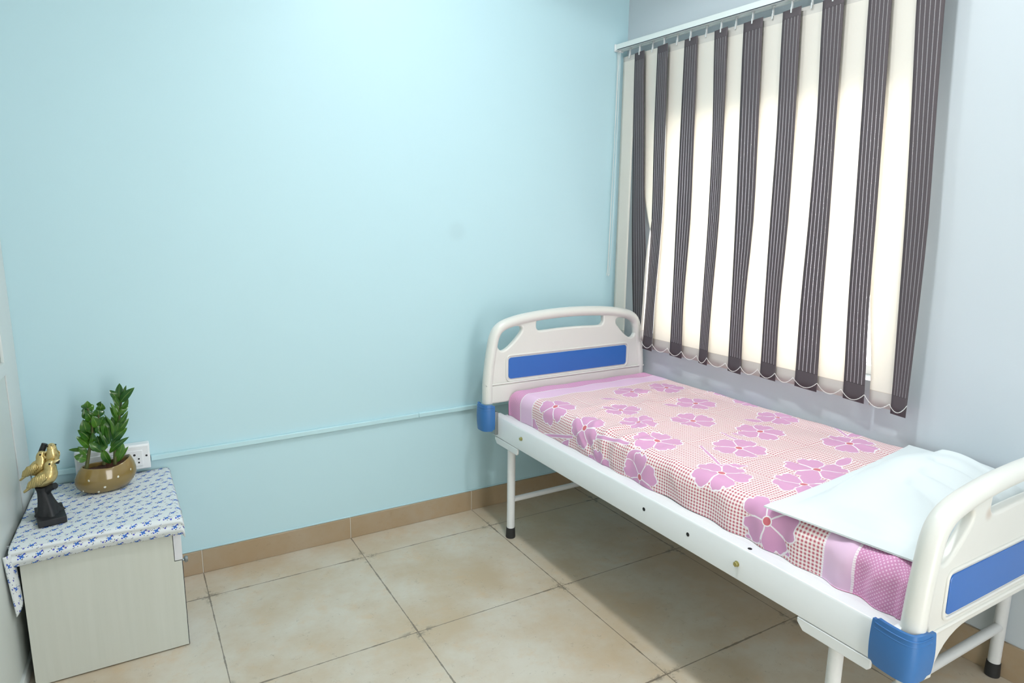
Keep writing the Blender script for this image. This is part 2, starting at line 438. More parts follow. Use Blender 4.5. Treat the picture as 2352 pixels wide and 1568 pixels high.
M_steel = plain('zinc_steel', lin(150, 155, 155), .35, .9)
M_bead = plain('white_bead', lin(238, 238, 234), .35)

BD = thing('vertical_blind', 'vertical window blind of alternating cream and dark pinstriped vanes on the white wall', 'blind', RW(.8, 0.055, 2.2), None)
mb = MB()
poly = [(.034, 2.208), (.034, 2.236), (.082, 2.236), (.082, 2.209), (.070, 2.209), (.070, 2.214), (.046, 2.214), (.046, 2.208)]
mb.prism(poly, lambda a, b, d: RW(d, a, b), .006, 1.72)
obj('head_rail', mb, M_rail, BD, bevel=.0012, seg=1)
mb = MB(); boxf(mb, RW, .02, 1.71, .047, .069, 2.2145, 2.2165); boxf(mb, RW, .02, 1.71, .0818, .0823, 2.2095, 2.2125); obj('track_slot', mb, M_dark, BD)
mb = MB(); boxf(mb, RW, -.001, .008, .031, .085, 2.205, 2.238); obj('end_cap', mb, M_pvc, BD, bevel=.002)
for s in (.158, 1.52):
    mb = MB(); boxf(mb, RW, s - .012, s + .012, 0.0, .040, 2.2365, 2.240); boxf(mb, RW, s - .012, s + .012, 0, .003, 2.236, 2.262); obj('bracket', mb, M_steel, BD, bevel=.001)
# measured left / right edges of the dark vanes (height above the floor, s)
DL = {1: ([(.77, .215), (.85, .205), (1.1, .175), (1.41, .150), (1.82, .132), (2.18, .119)], [(.77, .262), (.85, .262), (1.1, .277), (1.41, .247), (1.82, .221), (2.18, .196)]),
      2: ([(.778, .270), (1.0, .279), (1.41, .291), (1.81, .279), (2.18, .278)], [(.778, .348), (1.0, .347), (1.41, .371), (1.81, .363), (2.18, .354)]),
      3: ([(.778, .450), (1.02, .451), (1.41, .446), (1.79, .438), (2.18, .431)], [(.778, .538), (1.02, .529), (1.41, .546), (1.79, .531), (2.18, .516)]),
      4: ([(.775, .630), (1.04, .626), (1.41, .628), (1.78, .623), (2.18, .600)], [(.775, .688), (1.04, .689), (1.41, .699), (1.78, .693), (2.18, .679)]),
      5: ([(.772, .792), (1.06, .787), (1.41, .779), (1.76, .764), (2.18, .744)], [(.772, .870), (1.06, .862), (1.41, .880), (1.76, .866), (2.18, .844)]),
      6: ([(.780, .956), (1.08, .948), (1.41, .945), (1.75, .944), (2.18, .925)], [(.780, 1.037), (1.08, 1.026), (1.41, 1.036), (1.75, 1.030), (2.18, 1.011)]),
      7: ([(.780, 1.119), (1.1, 1.108), (1.41, 1.110), (1.8, 1.106), (2.18, 1.088)], [(.780, 1.221), (1.1, 1.207), (1.41, 1.201), (1.8, 1.189), (2.18, 1.177)]),
      8: ([(.778, 1.317), (1.12, 1.299), (1.41, 1.291), (1.79, 1.276), (2.18, 1.255)], [(.778, 1.403), (1.12, 1.382), (1.41, 1.375), (1.79, 1.360), (2.18, 1.340)]),
      9: ([(.768, 1.493), (1.14, 1.475), (1.41, 1.462), (1.77, 1.440), (2.18, 1.412)], [(.768, 1.549), (1.14, 1.546), (1.41, 1.542), (1.77, 1.523), (2.18, 1.506)])}
BOT = {1: .775, 2: .779, 3: .778, 4: .776, 5: .773, 6: .780, 7: .780, 8: .779, 9: .767}
TOPZ = 2.178
def smooth_tab(tab, z, w=.12):
    return (interp(tab, z - w) + interp(tab, z) * 2 + interp(tab, z + w)) / 4
def vane(le, re, zb, depth, m_, name):
    """le/re: functions z -> s, depth: function (t, z) -> distance from wall"""
    nz, nx = 44, 6
    vs = []; uvs = []
    for j in range(nz + 1):
        z = lerp(zb, TOPZ, j / nz); a, b = le(z), re(z)
        for i in range(nx + 1):
            t = i / nx
            vs.append(RW(lerp(a, b, t), depth(t, z), z)); uvs.append(((t - .5) * .089, z - zb))
    fs = [(j * (nx + 1) + i, j * (nx + 1) + i + 1, (j + 1) * (nx + 1) + i + 1, (j + 1) * (nx + 1) + i) for j in range(nz) for i in range(nx)]
    me = bpy.data.meshes.new(name); me.from_pydata([tuple(v) for v in vs], [], fs); me.update()
    ul = me.uv_layers.new(name='UVMap')
    for p in me.polygons:
        p.use_smooth = True
        for li in p.loop_indices: ul.data[li].uv = uvs[me.loops[li].vertex_index]
    me.materials.append(m_)
    o = bpy.data.objects.new(name, me); C.objects.link(o); child(o, BD)
    md = o.modifiers.new('thick', 'SOLIDIFY'); md.thickness = .0009; md.offset = 0
    return o
def hook(s, d, parent):
    mb = MB(); boxf(mb, RW, s - .0022, s + .0022, d - .004, d + .004, 2.176, 2.212); boxf(mb, RW, s - .006, s + .006, d - .0045, d + .0045, 2.205, 2.211)
    # clip tongue in front of the fabric
    boxf(mb, RW, s - .0028, s + .0028, d + .002, d + .006, 2.164, 2.184)
    obj('hook', mb, M_clip, parent, bevel=.0008, seg=1)
def k1_push(z):                          # how far the first dark vane is pushed towards the wall by the bed board
    w = max(0, min(1, (1.75 - z) / .85)); return w * w * (3 - 2 * w)
for k in range(1, 10):
    L_, R_ = DL[k]
    ph = random.uniform(0, 6)
    def dep(t, z, k=k, ph=ph):
        tilt = .006 * (t - .5) * 2 + .003 * sin(z * 3.1 + ph)
        base = .062 + tilt
        if k == 1:                          # pushed back against the wall by the bed board
            w = k1_push(z)
            base = lerp(base, .014 + .006 * (1 - t), w)
        if k == 2:
            base = base + .006
        return base
    sh = (lambda z: -.046 * k1_push(z)) if k == 1 else (lambda z: 0.0)
    v = vane(lambda z, T=L_, sh=sh: smooth_tab(T, z) + sh(z), lambda z, T=R_, sh=sh: smooth_tab(T, z) + sh(z), BOT[k], dep, M_darkv, 'dark_vane')
    v['label'] = 'dark brown grey vane with fine white pinstripes'
    hook((interp(L_, 2.18) + interp(R_, 2.18)) / 2, .062, v)
# cream vanes fill the gaps, a little behind
for k in range(0, 9):
    if k == 0:
        le = lambda z: lerp(.012, .030, (z - .78) / 1.4) + 0; re = lambda z: smooth_tab(DL[1][0], z) + .004
        le = lambda z: .030; re = lambda z: min(.124, smooth_tab(DL[1][0], z) + .004)
        zb = .79; dep = lambda t, z: .050 + .004 * (t - .5)
    elif k == 1:                            # twisted by its neighbours: edge-on at the bottom
        def _w(z): w = max(0, min(1, (1.55 - z) / .35)); return w * w * (3 - 2 * w)
        le = lambda z: lerp(smooth_tab(DL[1][1], z) - .020, smooth_tab(DL[2][0], z) - .010, _w(z))
        re = lambda z: lerp(smooth_tab(DL[2][0], z) + .006, smooth_tab(DL[2][0], z) - .0035, _w(z))
        zb = .815; dep = lambda t, z: lerp(.050, .026 + .052 * t, _w(z))
    else:
        le = lambda z, k=k: smooth_tab(DL[k][1], z) - .024
        re = lambda z, k=k: smooth_tab(DL[k + 1][0], z) + .007
        if k == 8:
            le = lambda z: smooth_tab(DL[8][1], z) - .020 + (.028 * max(0, min(1, (1.25 - z) / .35)))
        zb = lerp(BOT[k], BOT[k + 1], .5) + .003
        dep = lambda t, z, k=k: .048 + .003 * sin(z * 2.3 + k)
    v = vane(le, re, zb, dep, M_cream, 'cream_vane')
    v['label'] = 'plain cream vane' if k != 1 else 'plain cream vane twisted edge-on near the bottom'
    hook((le(2.18) + re(2.18)) / 2, .050, v)
# bead chain swagged along the vane bottoms
def bead_chain(pts, r, step, name, parent):
    P = [Vector(p) for p in pts]; mb = MB(); mb.tube(P, r * .35, 6)
    acc = 0
    for a, b in zip(P, P[1:]):
        L_ = (b - a).length; d = (b - a).normalized() if L_ > 0 else Vector((1, 0, 0))
        while acc < L_:
            mb.ell(a + d * acc, r, r, r, nu=8, nv=6); acc += step
        acc -= L_
    return obj(name, mb, M_bead, parent, smooth=180)
edges = []
for k in range(2, 10): edges += [(DL[k][0][0][1], BOT[k] + .035), (DL[k][1][0][1], BOT[k] + .035)]
edges[0] = (.268, .822); edges[-1] = (1.551, .812)
pts = []
for (a, za), (b, zb) in zip(edges, edges[1:]):
    sag = .028 * (1 if b - a > .05 else .8)
    for i in range(10):
        t = i / 10
        pts.append(RW(lerp(a, b, t), .0725, lerp(za, zb, t) - sag * (1 - (2 * t - 1) ** 2)))
pts.append(RW(edges[-1][0], .0725, edges[-1][1]))
bead_chain(pts, .0017, .0046, 'bottom_chain', BD)
# operating chain loop at the corner end
pts = [RW(.010, .070, 2.206), RW(.014, .072, 1.9), RW(.012, .075, 1.5), RW(.004, .078, 1.16), RW(.0035, .080, 1.13), RW(.0065, .083, 1.118), RW(.012, .085, 1.13), RW(.015, .085, 1.2), RW(.019, .080, 1.6), RW(.022, .074, 2.0), RW(.023, .070, 2.206)]
bead_chain(catmull(pts, 8), .0014, .0045, 'control_chain', BD)
pts = [RW(.026, .066, 2.206), RW(.026, .07, 1.8), RW(.024, .075, 1.3), RW(.022, .078, 1.14), RW(.018, .08, 1.125), RW(.0145, .08, 1.15), RW(.016, .078, 1.5), RW(.020, .072, 2.206)]
obj('control_cord', MB().tube(catmull(pts, 8), .0009, 6), M_bead, BD, smooth=180)

# ------------------------------------------------------------------ hospital bed
M_bedw = plain('white_powder_coat', lin(226, 229, 230), .32, var=.012)
M_tube = plain('white_tube_enamel', lin(222, 224, 224), .38, var=.03, scale=60, bump=.12)
M_abs = plain('offwhite_moulded_plastic', lin(217, 217, 211), .3, var=.012)
_N = Nd(M_abs); _b = M_abs.node_tree.nodes['Principled BSDF']
_src = _b.inputs['Base Color'].links[0].from_socket
_d = _N.vm('DISTANCE', _N.coord(), (-.600, -2.078, .775))
_N.put(_b.inputs['Base Color'], _N.mix(_N.m('MULTIPLY', _N.m('SUBTRACT', 1.0, _N.ramp(_d, .004, .024)), .45), _src, lin(160, 126, 96)))
M_bluep = plain('blue_laminate_panel', lin(46, 104, 182), .22, var=.03, scale=5)
M_bluec = plain('blue_moulded_plastic', lin(52, 108, 168), .38, var=.03)
M_rubber = plain('black_rubber', lin(38, 39, 40), .6)
M_brass = plain('brass_bolt', lin(176, 168, 110), .3, .85)

BED = thing('hospital_bed', 'white steel hospital bed with moulded end boards and blue panels along the white wall', 'bed', (-.42, -1.12, 0))
# left rail, angle section with a rolled top flange
prof = [(-.857, .448), (-.857, .538), (-.853, .543), (-.818, .543), (-.816, .540), (-.816, .530), (-.820, .529), (-.820, .537), (-.849, .537), (-.852, .534), (-.852, .448)]
def rail(sgn, cx):
    mb = MB()
    p = prof if sgn > 0 else [(2 * cx - a, b) for a, b in prof]
    mb.prism(p, lambda a, b, d: Vector((a, d, b)), -2.028, -.213)
    return mb
rl = obj('side_rail', rail(1, 0), M_bedw, BED, bevel=.0015)
mb = MB(); mb.prism([(2 * -.419 - a + (0), b) for a, b in prof], lambda a, b, d: Vector((a + (.028 - .035 * (d + 2.1)) * 0, d, b)), -2.028, -.25)
obj('side_rail', mb, M_bedw, BED, bevel=.0015)
for y, z in ((-1.226, .498), (-1.420, .497)):
    obj('bolt_hole', MB().cyl((-.8575, y, z), (-.8555, y, z), .0062, 18), M_hole, rl)
obj('bolt_hole', MB().cyl((-.838, -1.628, .5425), (-.838, -1.628, .5436), .006, 18), M_hole, rl)
for y, z in ((-1.605, .493), (-.463, .502)):
    mb = MB(); mb.cyl((-.858, y, z), (-.8655, y, z), .0072, 6); mb.cyl((-.8565, y, z), (-.859, y, z), .0082, 20)
    obj('bolt', mb, M_brass, rl, bevel=.0006, seg=1)
# deck with raised inner lip
obj('deck', MB().box(-.815, -.025, -2.02, -.225, .496, .520), M_bedw, BED, bevel=.004)
obj('deck_lip', MB().box(-.8065, -.7715, -2.018, -.228, .522, .5345), M_bedw, BED, bevel=.003, seg=3)
# leg plates under the rail
for y0, y1 in ((-.432, -.234), (-1.992, -1.800)):
    c = .018
    poly = [(y0, .4455), (y1, .4455), (y1, .434), (y1 - c, .416), (y0 + c * .4, .416), (y0, .424)]
    mb = MB(); mb.prism(poly, lambda a, b, d: Vector((d, a, b)), -.8575, -.8495)
    obj('leg_plate', mb, M_bedw, BED, bevel=.002)
# legs
def leg(x, y, top=.45):
    l = obj('leg', MB().cyl((x, y, .02), (x, y, top), .0175, 24), M_tube, BED, smooth=50)
    mb = MB(); mb.tube([(x, y, .0), (x, y, .004), (x, y, .048)], [.0205, .0215, .0195], 24)
    obj('rubber_foot', mb, M_rubber, l, smooth=50, bevel=.001, seg=1)
    return l
leg(-.833, -.342); leg(-.815, -1.885); leg(-.012, -.342); leg(.046, -1.885)
obj('crossbar', MB().cyl((-.833, -.342, .178), (-.012, -.342, .178), .0125, 18), M_tube, BED, smooth=50)
obj('crossbar', MB().cyl((-.815, -1.885, .172), (.046, -1.885, .172), .0145, 18), M_tube, BED, smooth=50)
obj('leg_frame_bar', MB().cyl((-.833, -.342, .438), (-.012, -.342, .438), .014, 18), M_tube, BED, smooth=50)
obj('leg_frame_bar', MB().cyl((-.815, -1.885, .438), (.046, -1.885, .438), .014, 18), M_tube, BED, smooth=50)

# moulded end boards
HALF = [(.455, 0), (.446, .09), (.434, .165), (.424, .21), (.406, .247), (.375, .273), (.33, .289), (.26, .302), (.15, .313), (0, .318)]
def outline_top():
    r = [(u, z, 0) for u, z in HALF]; l = [(-u, z, 0) for u, z in reversed(HALF[:-1])]
    return catmull(r + l, 6)
def curve_plate(splines, half, bev, name):
    cu = bpy.data.curves.new(name, 'CURVE'); cu.dimensions = '2D'; cu.fill_mode = 'BOTH'
    cu.extrude = half - bev; cu.bevel_depth = bev; cu.bevel_resolution = 3; cu.offset = -bev
    for sp in splines:
        s = cu.splines.new('POLY'); s.points.add(len(sp) - 1); s.use_cyclic_u = True
        for p, q in zip(s.points, sp): p.co = (q[0], q[1], 0, 1)
    o = bpy.data.objects.new(name, cu); C.objects.link(o)
    dg = bpy.context.evaluated_depsgraph_get(); dg.update()
    me = bpy.data.meshes.new_from_object(o.evaluated_get(dg))
    vs = [tuple(v.co) for v in me.vertices]; fs = [tuple(p.vertices) for p in me.polygons]
    bpy.data.objects.remove(o); bpy.data.curves.remove(cu); bpy.data.meshes.remove(me)
    return vs, fs
def round_poly(pts, per=6):
    return [(p.x, p.y) for p in catmull([(a, b, 0) for a, b in pts], per, True)]
def rrect(u0, u1, z0, z1, r, n=6):
    out = []
    for cx, cz, a0 in ((u1 - r, z1 - r, 0), (u0 + r, z1 - r, 90), (u0 + r, z0 + r, 180), (u1 - r, z0 + r, 270)):
        for i in range(n + 1):
            a = math.radians(a0 + 90 * i / n); out.append((cx + r * cos(a), cz + r * sin(a)))
    return out
HOLE_C = [(.388, .165), (.368, .146), (.335, .158), (.292, .196), (.268, .225), (.270, .244), (.29, .250), (.335, .247), (.374, .234), (.389, .205)]
def hole_mid():
    top = lambda u: .276 - .10 * u * u
    pts = [(-.165, .221), (-.08, .224), (0, .225), (.08, .224), (.165, .221), (.184, .228), (.190, .243), (.186, top(.18) - .004), (.165, top(.165))]
    pts += [(u, top(u)) for u in (.1, .05, 0, -.05, -.1)] + [(-.165, top(.165)), (-.186, top(.18) - .004), (-.190, .243), (-.184, .228)]
    return round_poly(pts, 4)
def end_board(cx, y, z0, bottom, half_t, name, inner):
    """inner: +1/-1 side (in y) of the panel facing the viewer; bottom: list of (u, z) along the lower edge left->right"""
    b = thing if False else None
    ot = [(p.x, p.y) for p in outline_top()]
    inset = [(p[0] * .985, p[1] - .006 if p[1] > .1 else p[1]) for p in ot]
    outer = inset + bottom
    hc = round_poly(HOLE_C, 5); hcl = [(-a, c) for a, c in hc]
    vs, fs = curve_plate([outer, hc, hcl, hole_mid()], half_t, .008, name)
    mb = MB(); mb.add([(cx + a, y - c, z0 + b_) for a, b_, c in vs], fs)
    # tubular rim along the top outline
    rim = []
    path = outline_top(); n = len(path)
    for i, p in enumerate(path):
        d = (path[min(i + 1, n - 1)] - path[max(i - 1, 0)]).normalized(); nrm = Vector((-d.y, d.x, 0))
        q = p + nrm * .0225
        rim.append((cx + q.x, y, z0 + q.y))
    zb = min(z for u, z in bottom)
    zlow = RIMLOW[name]
    rim = [(rim[0][0], y, z0 + zlow)] + rim + [(rim[-1][0], y, z0 + zlow)]
    mb.tube(rim, .0255, 24, True, up=(0, 1, 0), flat=.90)
    # widen the rim front-to-back a little
    o = obj(name, mb, M_abs, BED, smooth=42, recalc=False)
    return o
RIMLOW = {'far_end_board': -.085, 'near_end_board': -.012}
# far board with a skirt below the moulded line
FCX, FY, FZ = -.457, -.222, .686
far_bottom = [(-.452, -.085), (.452, -.085)]
fb = end_board(FCX, FY, FZ, far_bottom, .014, 'far_end_board', -1)
fb['label'] = 'moulded board at the end by the aqua wall'
def uvz(cx, y, z0): return lambda a, b, d: Vector((cx + a, y + d, z0 + b))
def panel(cx, y, z0, side, parent, name='blue_panel'):
    mb = MB(); mb.prism(rrect(-.335, .335, .016, .112, .014), uvz(cx, y, z0), .0125 * side, .0175 * side)
    p = obj(name, mb, M_bluep, parent, bevel=.001, seg=1)
    p['label'] = 'glossy blue panel inset'
    # moulded lip round the panel
    ring = rrect(-.345, .345, .006, .122, .02); pts = [uvz(cx, y, z0)(a, b, .0145 * side) for a, b in ring]; pts.append(pts[0])
    obj('panel_lip', MB().tube(pts, .0045, 8, False, up=(0, 1, 0)), M_abs, parent, smooth=180)
panel(FCX, FY, FZ, -1, fb)
sk = MB(); sk.box(FCX - .452, FCX + .452, FY - .020, FY + .018, FZ - .088, FZ - .004)
obj('skirt', sk, M_abs, fb, bevel=.008, seg=3)
obj('skirt_ridge', MB().tube([(FCX - .45, FY - .0185, FZ - .001), (FCX + .45, FY - .0185, FZ - .001)], .0042, 10), M_abs, fb, smooth=60)
# near board with arched lower edge
NCX, NY, NZ = -.400, -2.058, .548
arch = [(-.452, -.012), (-.452, -.125), (-.352, -.135)]
arch += [(-.352 + .13 * (1 - cos(t)), -.135 + .098 * sin(t)) for t in [pi / 2 * i / 8 for i in range(1, 9)]]
arch += [(-a, b) for a, b in reversed(arch)]
nb = end_board(NCX, NY, NZ, arch, .014, 'near_end_board', -1)
nb['label'] = 'moulded board at the pillow end'
panel(NCX, NY, NZ, -1, nb)
ridge = [(NCX - .43, NY - .0145, NZ - .014), (NCX + .43, NY - .0145, NZ - .014)]
obj('ridge', MB().tube(ridge, .005, 10), M_abs, nb, smooth=60)
# blue corner brackets: shell wrapped round the rail end and board foot
def bracket(path, z0, z1, name='corner_bracket'):
    path = [Vector((a, b, 0)) for a, b in path]; path = catmull([(p.x, p.y, 0) for p in path], 6)
    n = len(path); mb = MB(); nz = 10; t = .008
    rows = []
    for j in range(nz + 1):
        f = j / nz; z = lerp(z0, z1, f)
        bulge = .004 * sin(pi * f)
        out = []; inn = []
        for i, p in enumerate(path):
            d = (path[min(i + 1, n - 1)] - path[max(i - 1, 0)]).normalized(); nr = Vector((d.y, -d.x, 0))
            e = i / (n - 1)
            # rounded corners of the shell
            edge = 0
            zz = z
            if f > .9 and (e < .08 or e > .92): zz = z - .006
            if f < .1 and (e < .08 or e > .92): zz = z + .006
            q = p + nr * bulge; out.append(Vector((q.x, q.y, zz))); q2 = p - nr * t; inn.append(Vector((q2.x, q2.y, zz)))
        rows.append((out, inn))
    vs = []; fs = []
    for out, inn in rows: vs += out + inn
    w = 2 * n
    for j in range(nz):
        for i in range(n - 1):
            a = j * w + i
            fs.append((a, a + 1, a + w + 1, a + w)); b = a + n; fs.append((b + 1, b, b + w, b + w + 1))
        for i in (0, n - 1):
            a = j * w + i; fs.append((a, a + n, a + n + w, a + w))
    for j in (0, nz):
        for i in range(n - 1):
            a = j * w + i; fs.append((a, a + 1, a + n + 1, a + n))
    mb.add(vs, fs)
    o = obj(name, mb, M_bluec, BED, smooth=50)
    o['label'] = 'blue moulded plastic corner bracket'
    # two raised lines near the top
    for dz in (.012, .024):
        pts = []
        for i in range(2, n - 2):
            p = path[i]; d = (path[i + 1] - path[i - 1]).normalized(); nr = Vector((d.y, -d.x, 0)); q = p + nr * .0015
            pts.append((q.x, q.y, z1 - dz))
        obj('raised_line', MB().tube(pts, .0018, 6), M_bluec, o, smooth=180)
    return o
bracket([(-.866, -1.990), (-.872, -2.02), (-.874, -2.055), (-.868, -2.078), (-.848, -2.088), (-.80, -2.090)], .448, .560)
bracket([(-.905, -.178), (-.922, -.190), (-.926, -.222), (-.920, -.250), (-.900, -.262), (-.875, -.264)], .480, .600)
# metal socket post inside the far bracket
mb = MB(); mb.box(-.872, -.856, -.262, -.222, .46, .565); obj('socket_post', mb, M_steel, BED, bevel=.002)
obj('socket_post', MB().box(-.872, -.838, -2.046, -2.03, .45, .556), M_bedw, BED, bevel=.002)

# ------------------------------------------------------------------ mattress, sheet and pillow
M_matt = plain('mattress_cover', lin(212, 200, 192), .7)
ZT = .655
def right_edge(y): return RX0 - RSL * y - .014
mb = MB()
vs = [(x, y, z) for (y, xr) in ((-2.006, right_edge(-2.0) - .012), (-.258, right_edge(-.258) - .012)) for x in (-.770, xr) for z in (.536, ZT - .008)]
mb.add(vs, [(0, 1, 3, 2), (4, 6, 7, 5), (0, 4, 5, 1), (2, 3, 7, 6), (0, 2, 6, 4), (1, 5, 7, 3)])
tag(obj('mattress', mb, M_matt, bevel=.028, seg=5), 'thin beige mattress under the pink bedsheet on the hospital bed', 'mattress')

def sheet_mat():
    M, b, N = mat('pink_floral_check_cotton', (.8, .6, .7, 1), .75)
    b.inputs['Sheen Weight'].default_value = .15
    uv = N.coord('UV'); u, v, _ = N.sep(uv)
    uv0 = N.comb(u, v, 0.0)
    # gingham
    P = .0104
    def bar(x): return N.m('LESS_THAN', N.m('FRACT', N.m('DIVIDE', N.m('ADD', x, 10.0), P)), .52)
    bu, bv = bar(u), bar(v)
    white = lin(244, 238, 234); half = lin(234, 208, 209); red = lin(190, 98, 112)
    c = N.mix(N.m('MAXIMUM', bu, bv), white, half); c = N.mix(N.m('MULTIPLY', bu, bv), c, red)
    # flowers: nearest centre, then petal shape in polar coordinates
    FL = [(-.759, -.566), (-.336, -.542), (-.146, -.557), (.04, -.735), (-.555, -.733), (-.216, -.806), (-.607, -.898), (-.398, -.972), (-.789, -.800), (-.689, -1.092),
          (-.716, -1.406), (-.488, -1.273), (.016, -.902), (-.085, -1.108), (-.284, -1.191), (-.115, -1.430), (-.430, -1.527), (-.567, -1.583), (-.918, -.415), (-.866, -1.128), (-.915, -.905), (-.808, -1.640), (-.15, -1.72)]
    ROT = [.2, .6, .1, .9, 1.0, .3, .5, .75, .2, .1, .6, .3, .8, .45, .2, .9, 1.1, .5, .3, .62, .62, .95, .1]
    RAD = [.083, .080, .080, .080, .078, .082, .070, .084, .078, .084, .087, .088, .076, .078, .084, .088, .094, .088, .078, .080, .07, .088, .088]
    best = None; pv = None
    for (cx, cy), ro, ra in zip(FL, ROT, RAD):
        d = N.m('DIVIDE', N.vm('DISTANCE', uv0, (cx, cy, 0)), ra)
        q = N.vm('MULTIPLY', N.vm('SUBTRACT', uv0, (cx, cy, -ro * ra)), (1 / ra, 1 / ra, 1 / ra))
        if best is None: best, pv = d, q
        else:
            s = N.m('LESS_THAN', d, best); pv = N.vmix(s, pv, q); best = N.m('MINIMUM', best, d)
    qx, qy, qr = N.sep(pv)
    wob = N.m('MULTIPLY', N.m('SUBTRACT', N.noise(uv, 22, 2), .5), .35)
    a = N.m('ADD', N.m('ADD', N.m('ARCTAN2', qy, qx), qr), 20.0)
    a = N.m('ADD', a, wob)
    k = N.m('ABSOLUTE', N.m('SUBTRACT', N.m('FRACT', N.m('MULTIPLY', a, 5 / (2 * pi))), .5))      # 0 on a petal's axis, .5 between petals
    # petal edge: rounded, with a shallow notch at the tip
    e = N.m('SUBTRACT', 1.0, N.m('MULTIPLY', N.m('POWER', N.m('MULTIPLY', k, 2.0), 5.0), .42))
    e = N.m('SUBTRACT', e, N.m('MULTIPLY', N.m('SUBTRACT', 1.0, N.ramp(k, 0, .13)), .09))
    e = N.m('ADD', e, N.m('MULTIPLY', N.m('SINE', N.m('MULTIPLY', a, 23)), .018))
    inside = N.m('LESS_THAN', best, e)
    outl = N.m('LESS_THAN', best, N.m('ADD', e, .055))
    gap = N.m('MULTIPLY', N.m('SUBTRACT', .5, k), N.m('MULTIPLY', best, 2 * pi / 5))          # distance to the seam between petals
    seam = N.m('LESS_THAN', gap, N.m('ADD', .022, N.m('MULTIPLY', best, .012)))
    petal = N.m('MULTIPLY', inside, N.m('SUBTRACT', 1.0, seam))
    pink = lin(214, 156, 194); wl = lin(242, 234, 238)
    # leaves
    def seg_dist(ax, ay, bx, by):
        dx, dy = bx - ax, by - ay; L2 = dx * dx + dy * dy
        t = N.m('DIVIDE', N.m('ADD', N.m('MULTIPLY', N.m('SUBTRACT', u, ax), dx), N.m('MULTIPLY', N.m('SUBTRACT', v, ay), dy)), L2, clamp=True)
        ex = N.m('SUBTRACT', u, N.m('ADD', ax, N.m('MULTIPLY', t, dx))); ey = N.m('SUBTRACT', v, N.m('ADD', ay, N.m('MULTIPLY', t, dy)))
        return N.m('SQRT', N.m('ADD', N.m('MULTIPLY', ex, ex), N.m('MULTIPLY', ey, ey))), t
    leafd = None
    LEAF = [(-.345, -.750, -.300, -.80, .020), (-.53, -.565, -.465, -.62, .018), (-.935, -.655, -.862, -.712, .017), (-.835, -1.055, -.778, -1.11, .020), (-.215, -1.055, -.160, -1.11, .018),
            (-.345, -1.535, -.245, -1.52, .018), (-.045, -1.375, .045, -1.385, .018), (-.675, -1.35, -.59, -1.40, .014), (-.325, -1.21, -.385, -1.15, .02)]
    for ax, ay, bx, by, w in LEAF:
        d, t = seg_dist(ax, ay, bx, by)
        ww = N.m('MULTIPLY', N.m('SINE', N.m('MULTIPLY', t, pi)), w)
        s = N.m('SUBTRACT', d, ww); leafd = s if leafd is None else N.m('MINIMUM', leafd, s)
    STEM = [(-.585, -1.194, -.618, -1.25), (-.618, -1.25, -.661, -1.345), (.04, -1.226, -.035, -1.366), (-.414, -1.13, -.428, -1.215), (-.905, -.50, -.845, -.73),
            (-.800, -.87, -.774, -1.036), (-.882, -1.575, -.868, -1.64), (-.868, -1.64, -.872, -1.71)]
    for i, (ax, ay, bx, by) in enumerate(STEM):
        d, t = seg_dist(ax, ay, bx, by)
        s = N.m('SUBTRACT', d, .0055 if i >= 4 else .0045); leafd = N.m('MINIMUM', leafd, s)
    c = N.mix(N.m('LESS_THAN', leafd, .0028), c, wl); c = N.mix(N.m('LESS_THAN', leafd, 0.0), c, pink)
    c = N.mix(outl, c, wl); c = N.mix(petal, c, pink)
    c = N.mix(N.m('LESS_THAN', best, .165), c, wl); c = N.mix(N.m('LESS_THAN', best, .125), c, lin(206, 104, 116))
    # borders at both ends
    dots_p = lin(217, 148, 192)
    def dots(pitch, rad):
        fu = N.m('SUBTRACT', N.m('FRACT', N.m('DIVIDE', N.m('ADD', u, v), pitch * 1.414)), .5)
        fv = N.m('SUBTRACT', N.m('FRACT', N.m('DIVIDE', N.m('SUBTRACT', u, v), pitch * 1.414)), .5)
        return N.m('LESS_THAN', N.m('ADD', N.m('MULTIPLY', fu, fu), N.m('MULTIPLY', fv, fv)), rad * rad)
    dd = dots(.0070, .27)
    for edge1, edge2, sg in ((-1.806, -1.888, -1), (-.437, -.348, 1)):
        vv = v if sg < 0 else N.m('MULTIPLY', v, -1.0)
        e1, e2 = (edge1, edge2) if sg < 0 else (-edge1, -edge2)
        band = N.m('LESS_THAN', vv, e1); end = N.m('LESS_THAN', vv, e2)
        c = N.mix(band, c, lin(232, 196, 224))
        pk = N.mix(dd, dots_p, lin(240, 200, 226))
        c = N.mix(end, c, pk)
        stitch = N.m('GREATER_THAN', N.m('FRACT', N.m('DIVIDE', u, .0062)), .3)
        for e0 in (e1, e2):
            ln = N.m('LESS_THAN', N.m('ABSOLUTE', N.m('SUBTRACT', vv, e0)), .0028)
            c = N.mix(N.m('MULTIPLY', ln, N.m('ADD', .4, N.m('MULTIPLY', stitch, .6))), c, lin(248, 240, 244))
    # crimson reverse border tucked under at the pillow end
    und = N.m('MULTIPLY', N.m('LESS_THAN', v, -1.84), N.m('LESS_THAN', u, -.893))
    c = N.mix(und, c, N.mix(dd, lin(206, 62, 118), lin(244, 190, 214)))
    N.put(b.inputs['Base Color'], c)
    N.put(b.inputs['Normal'], N.bump(N.noise(uv, 900, 2), .08, .001))
    return M
M_sheet = sheet_mat()
XL = -.786
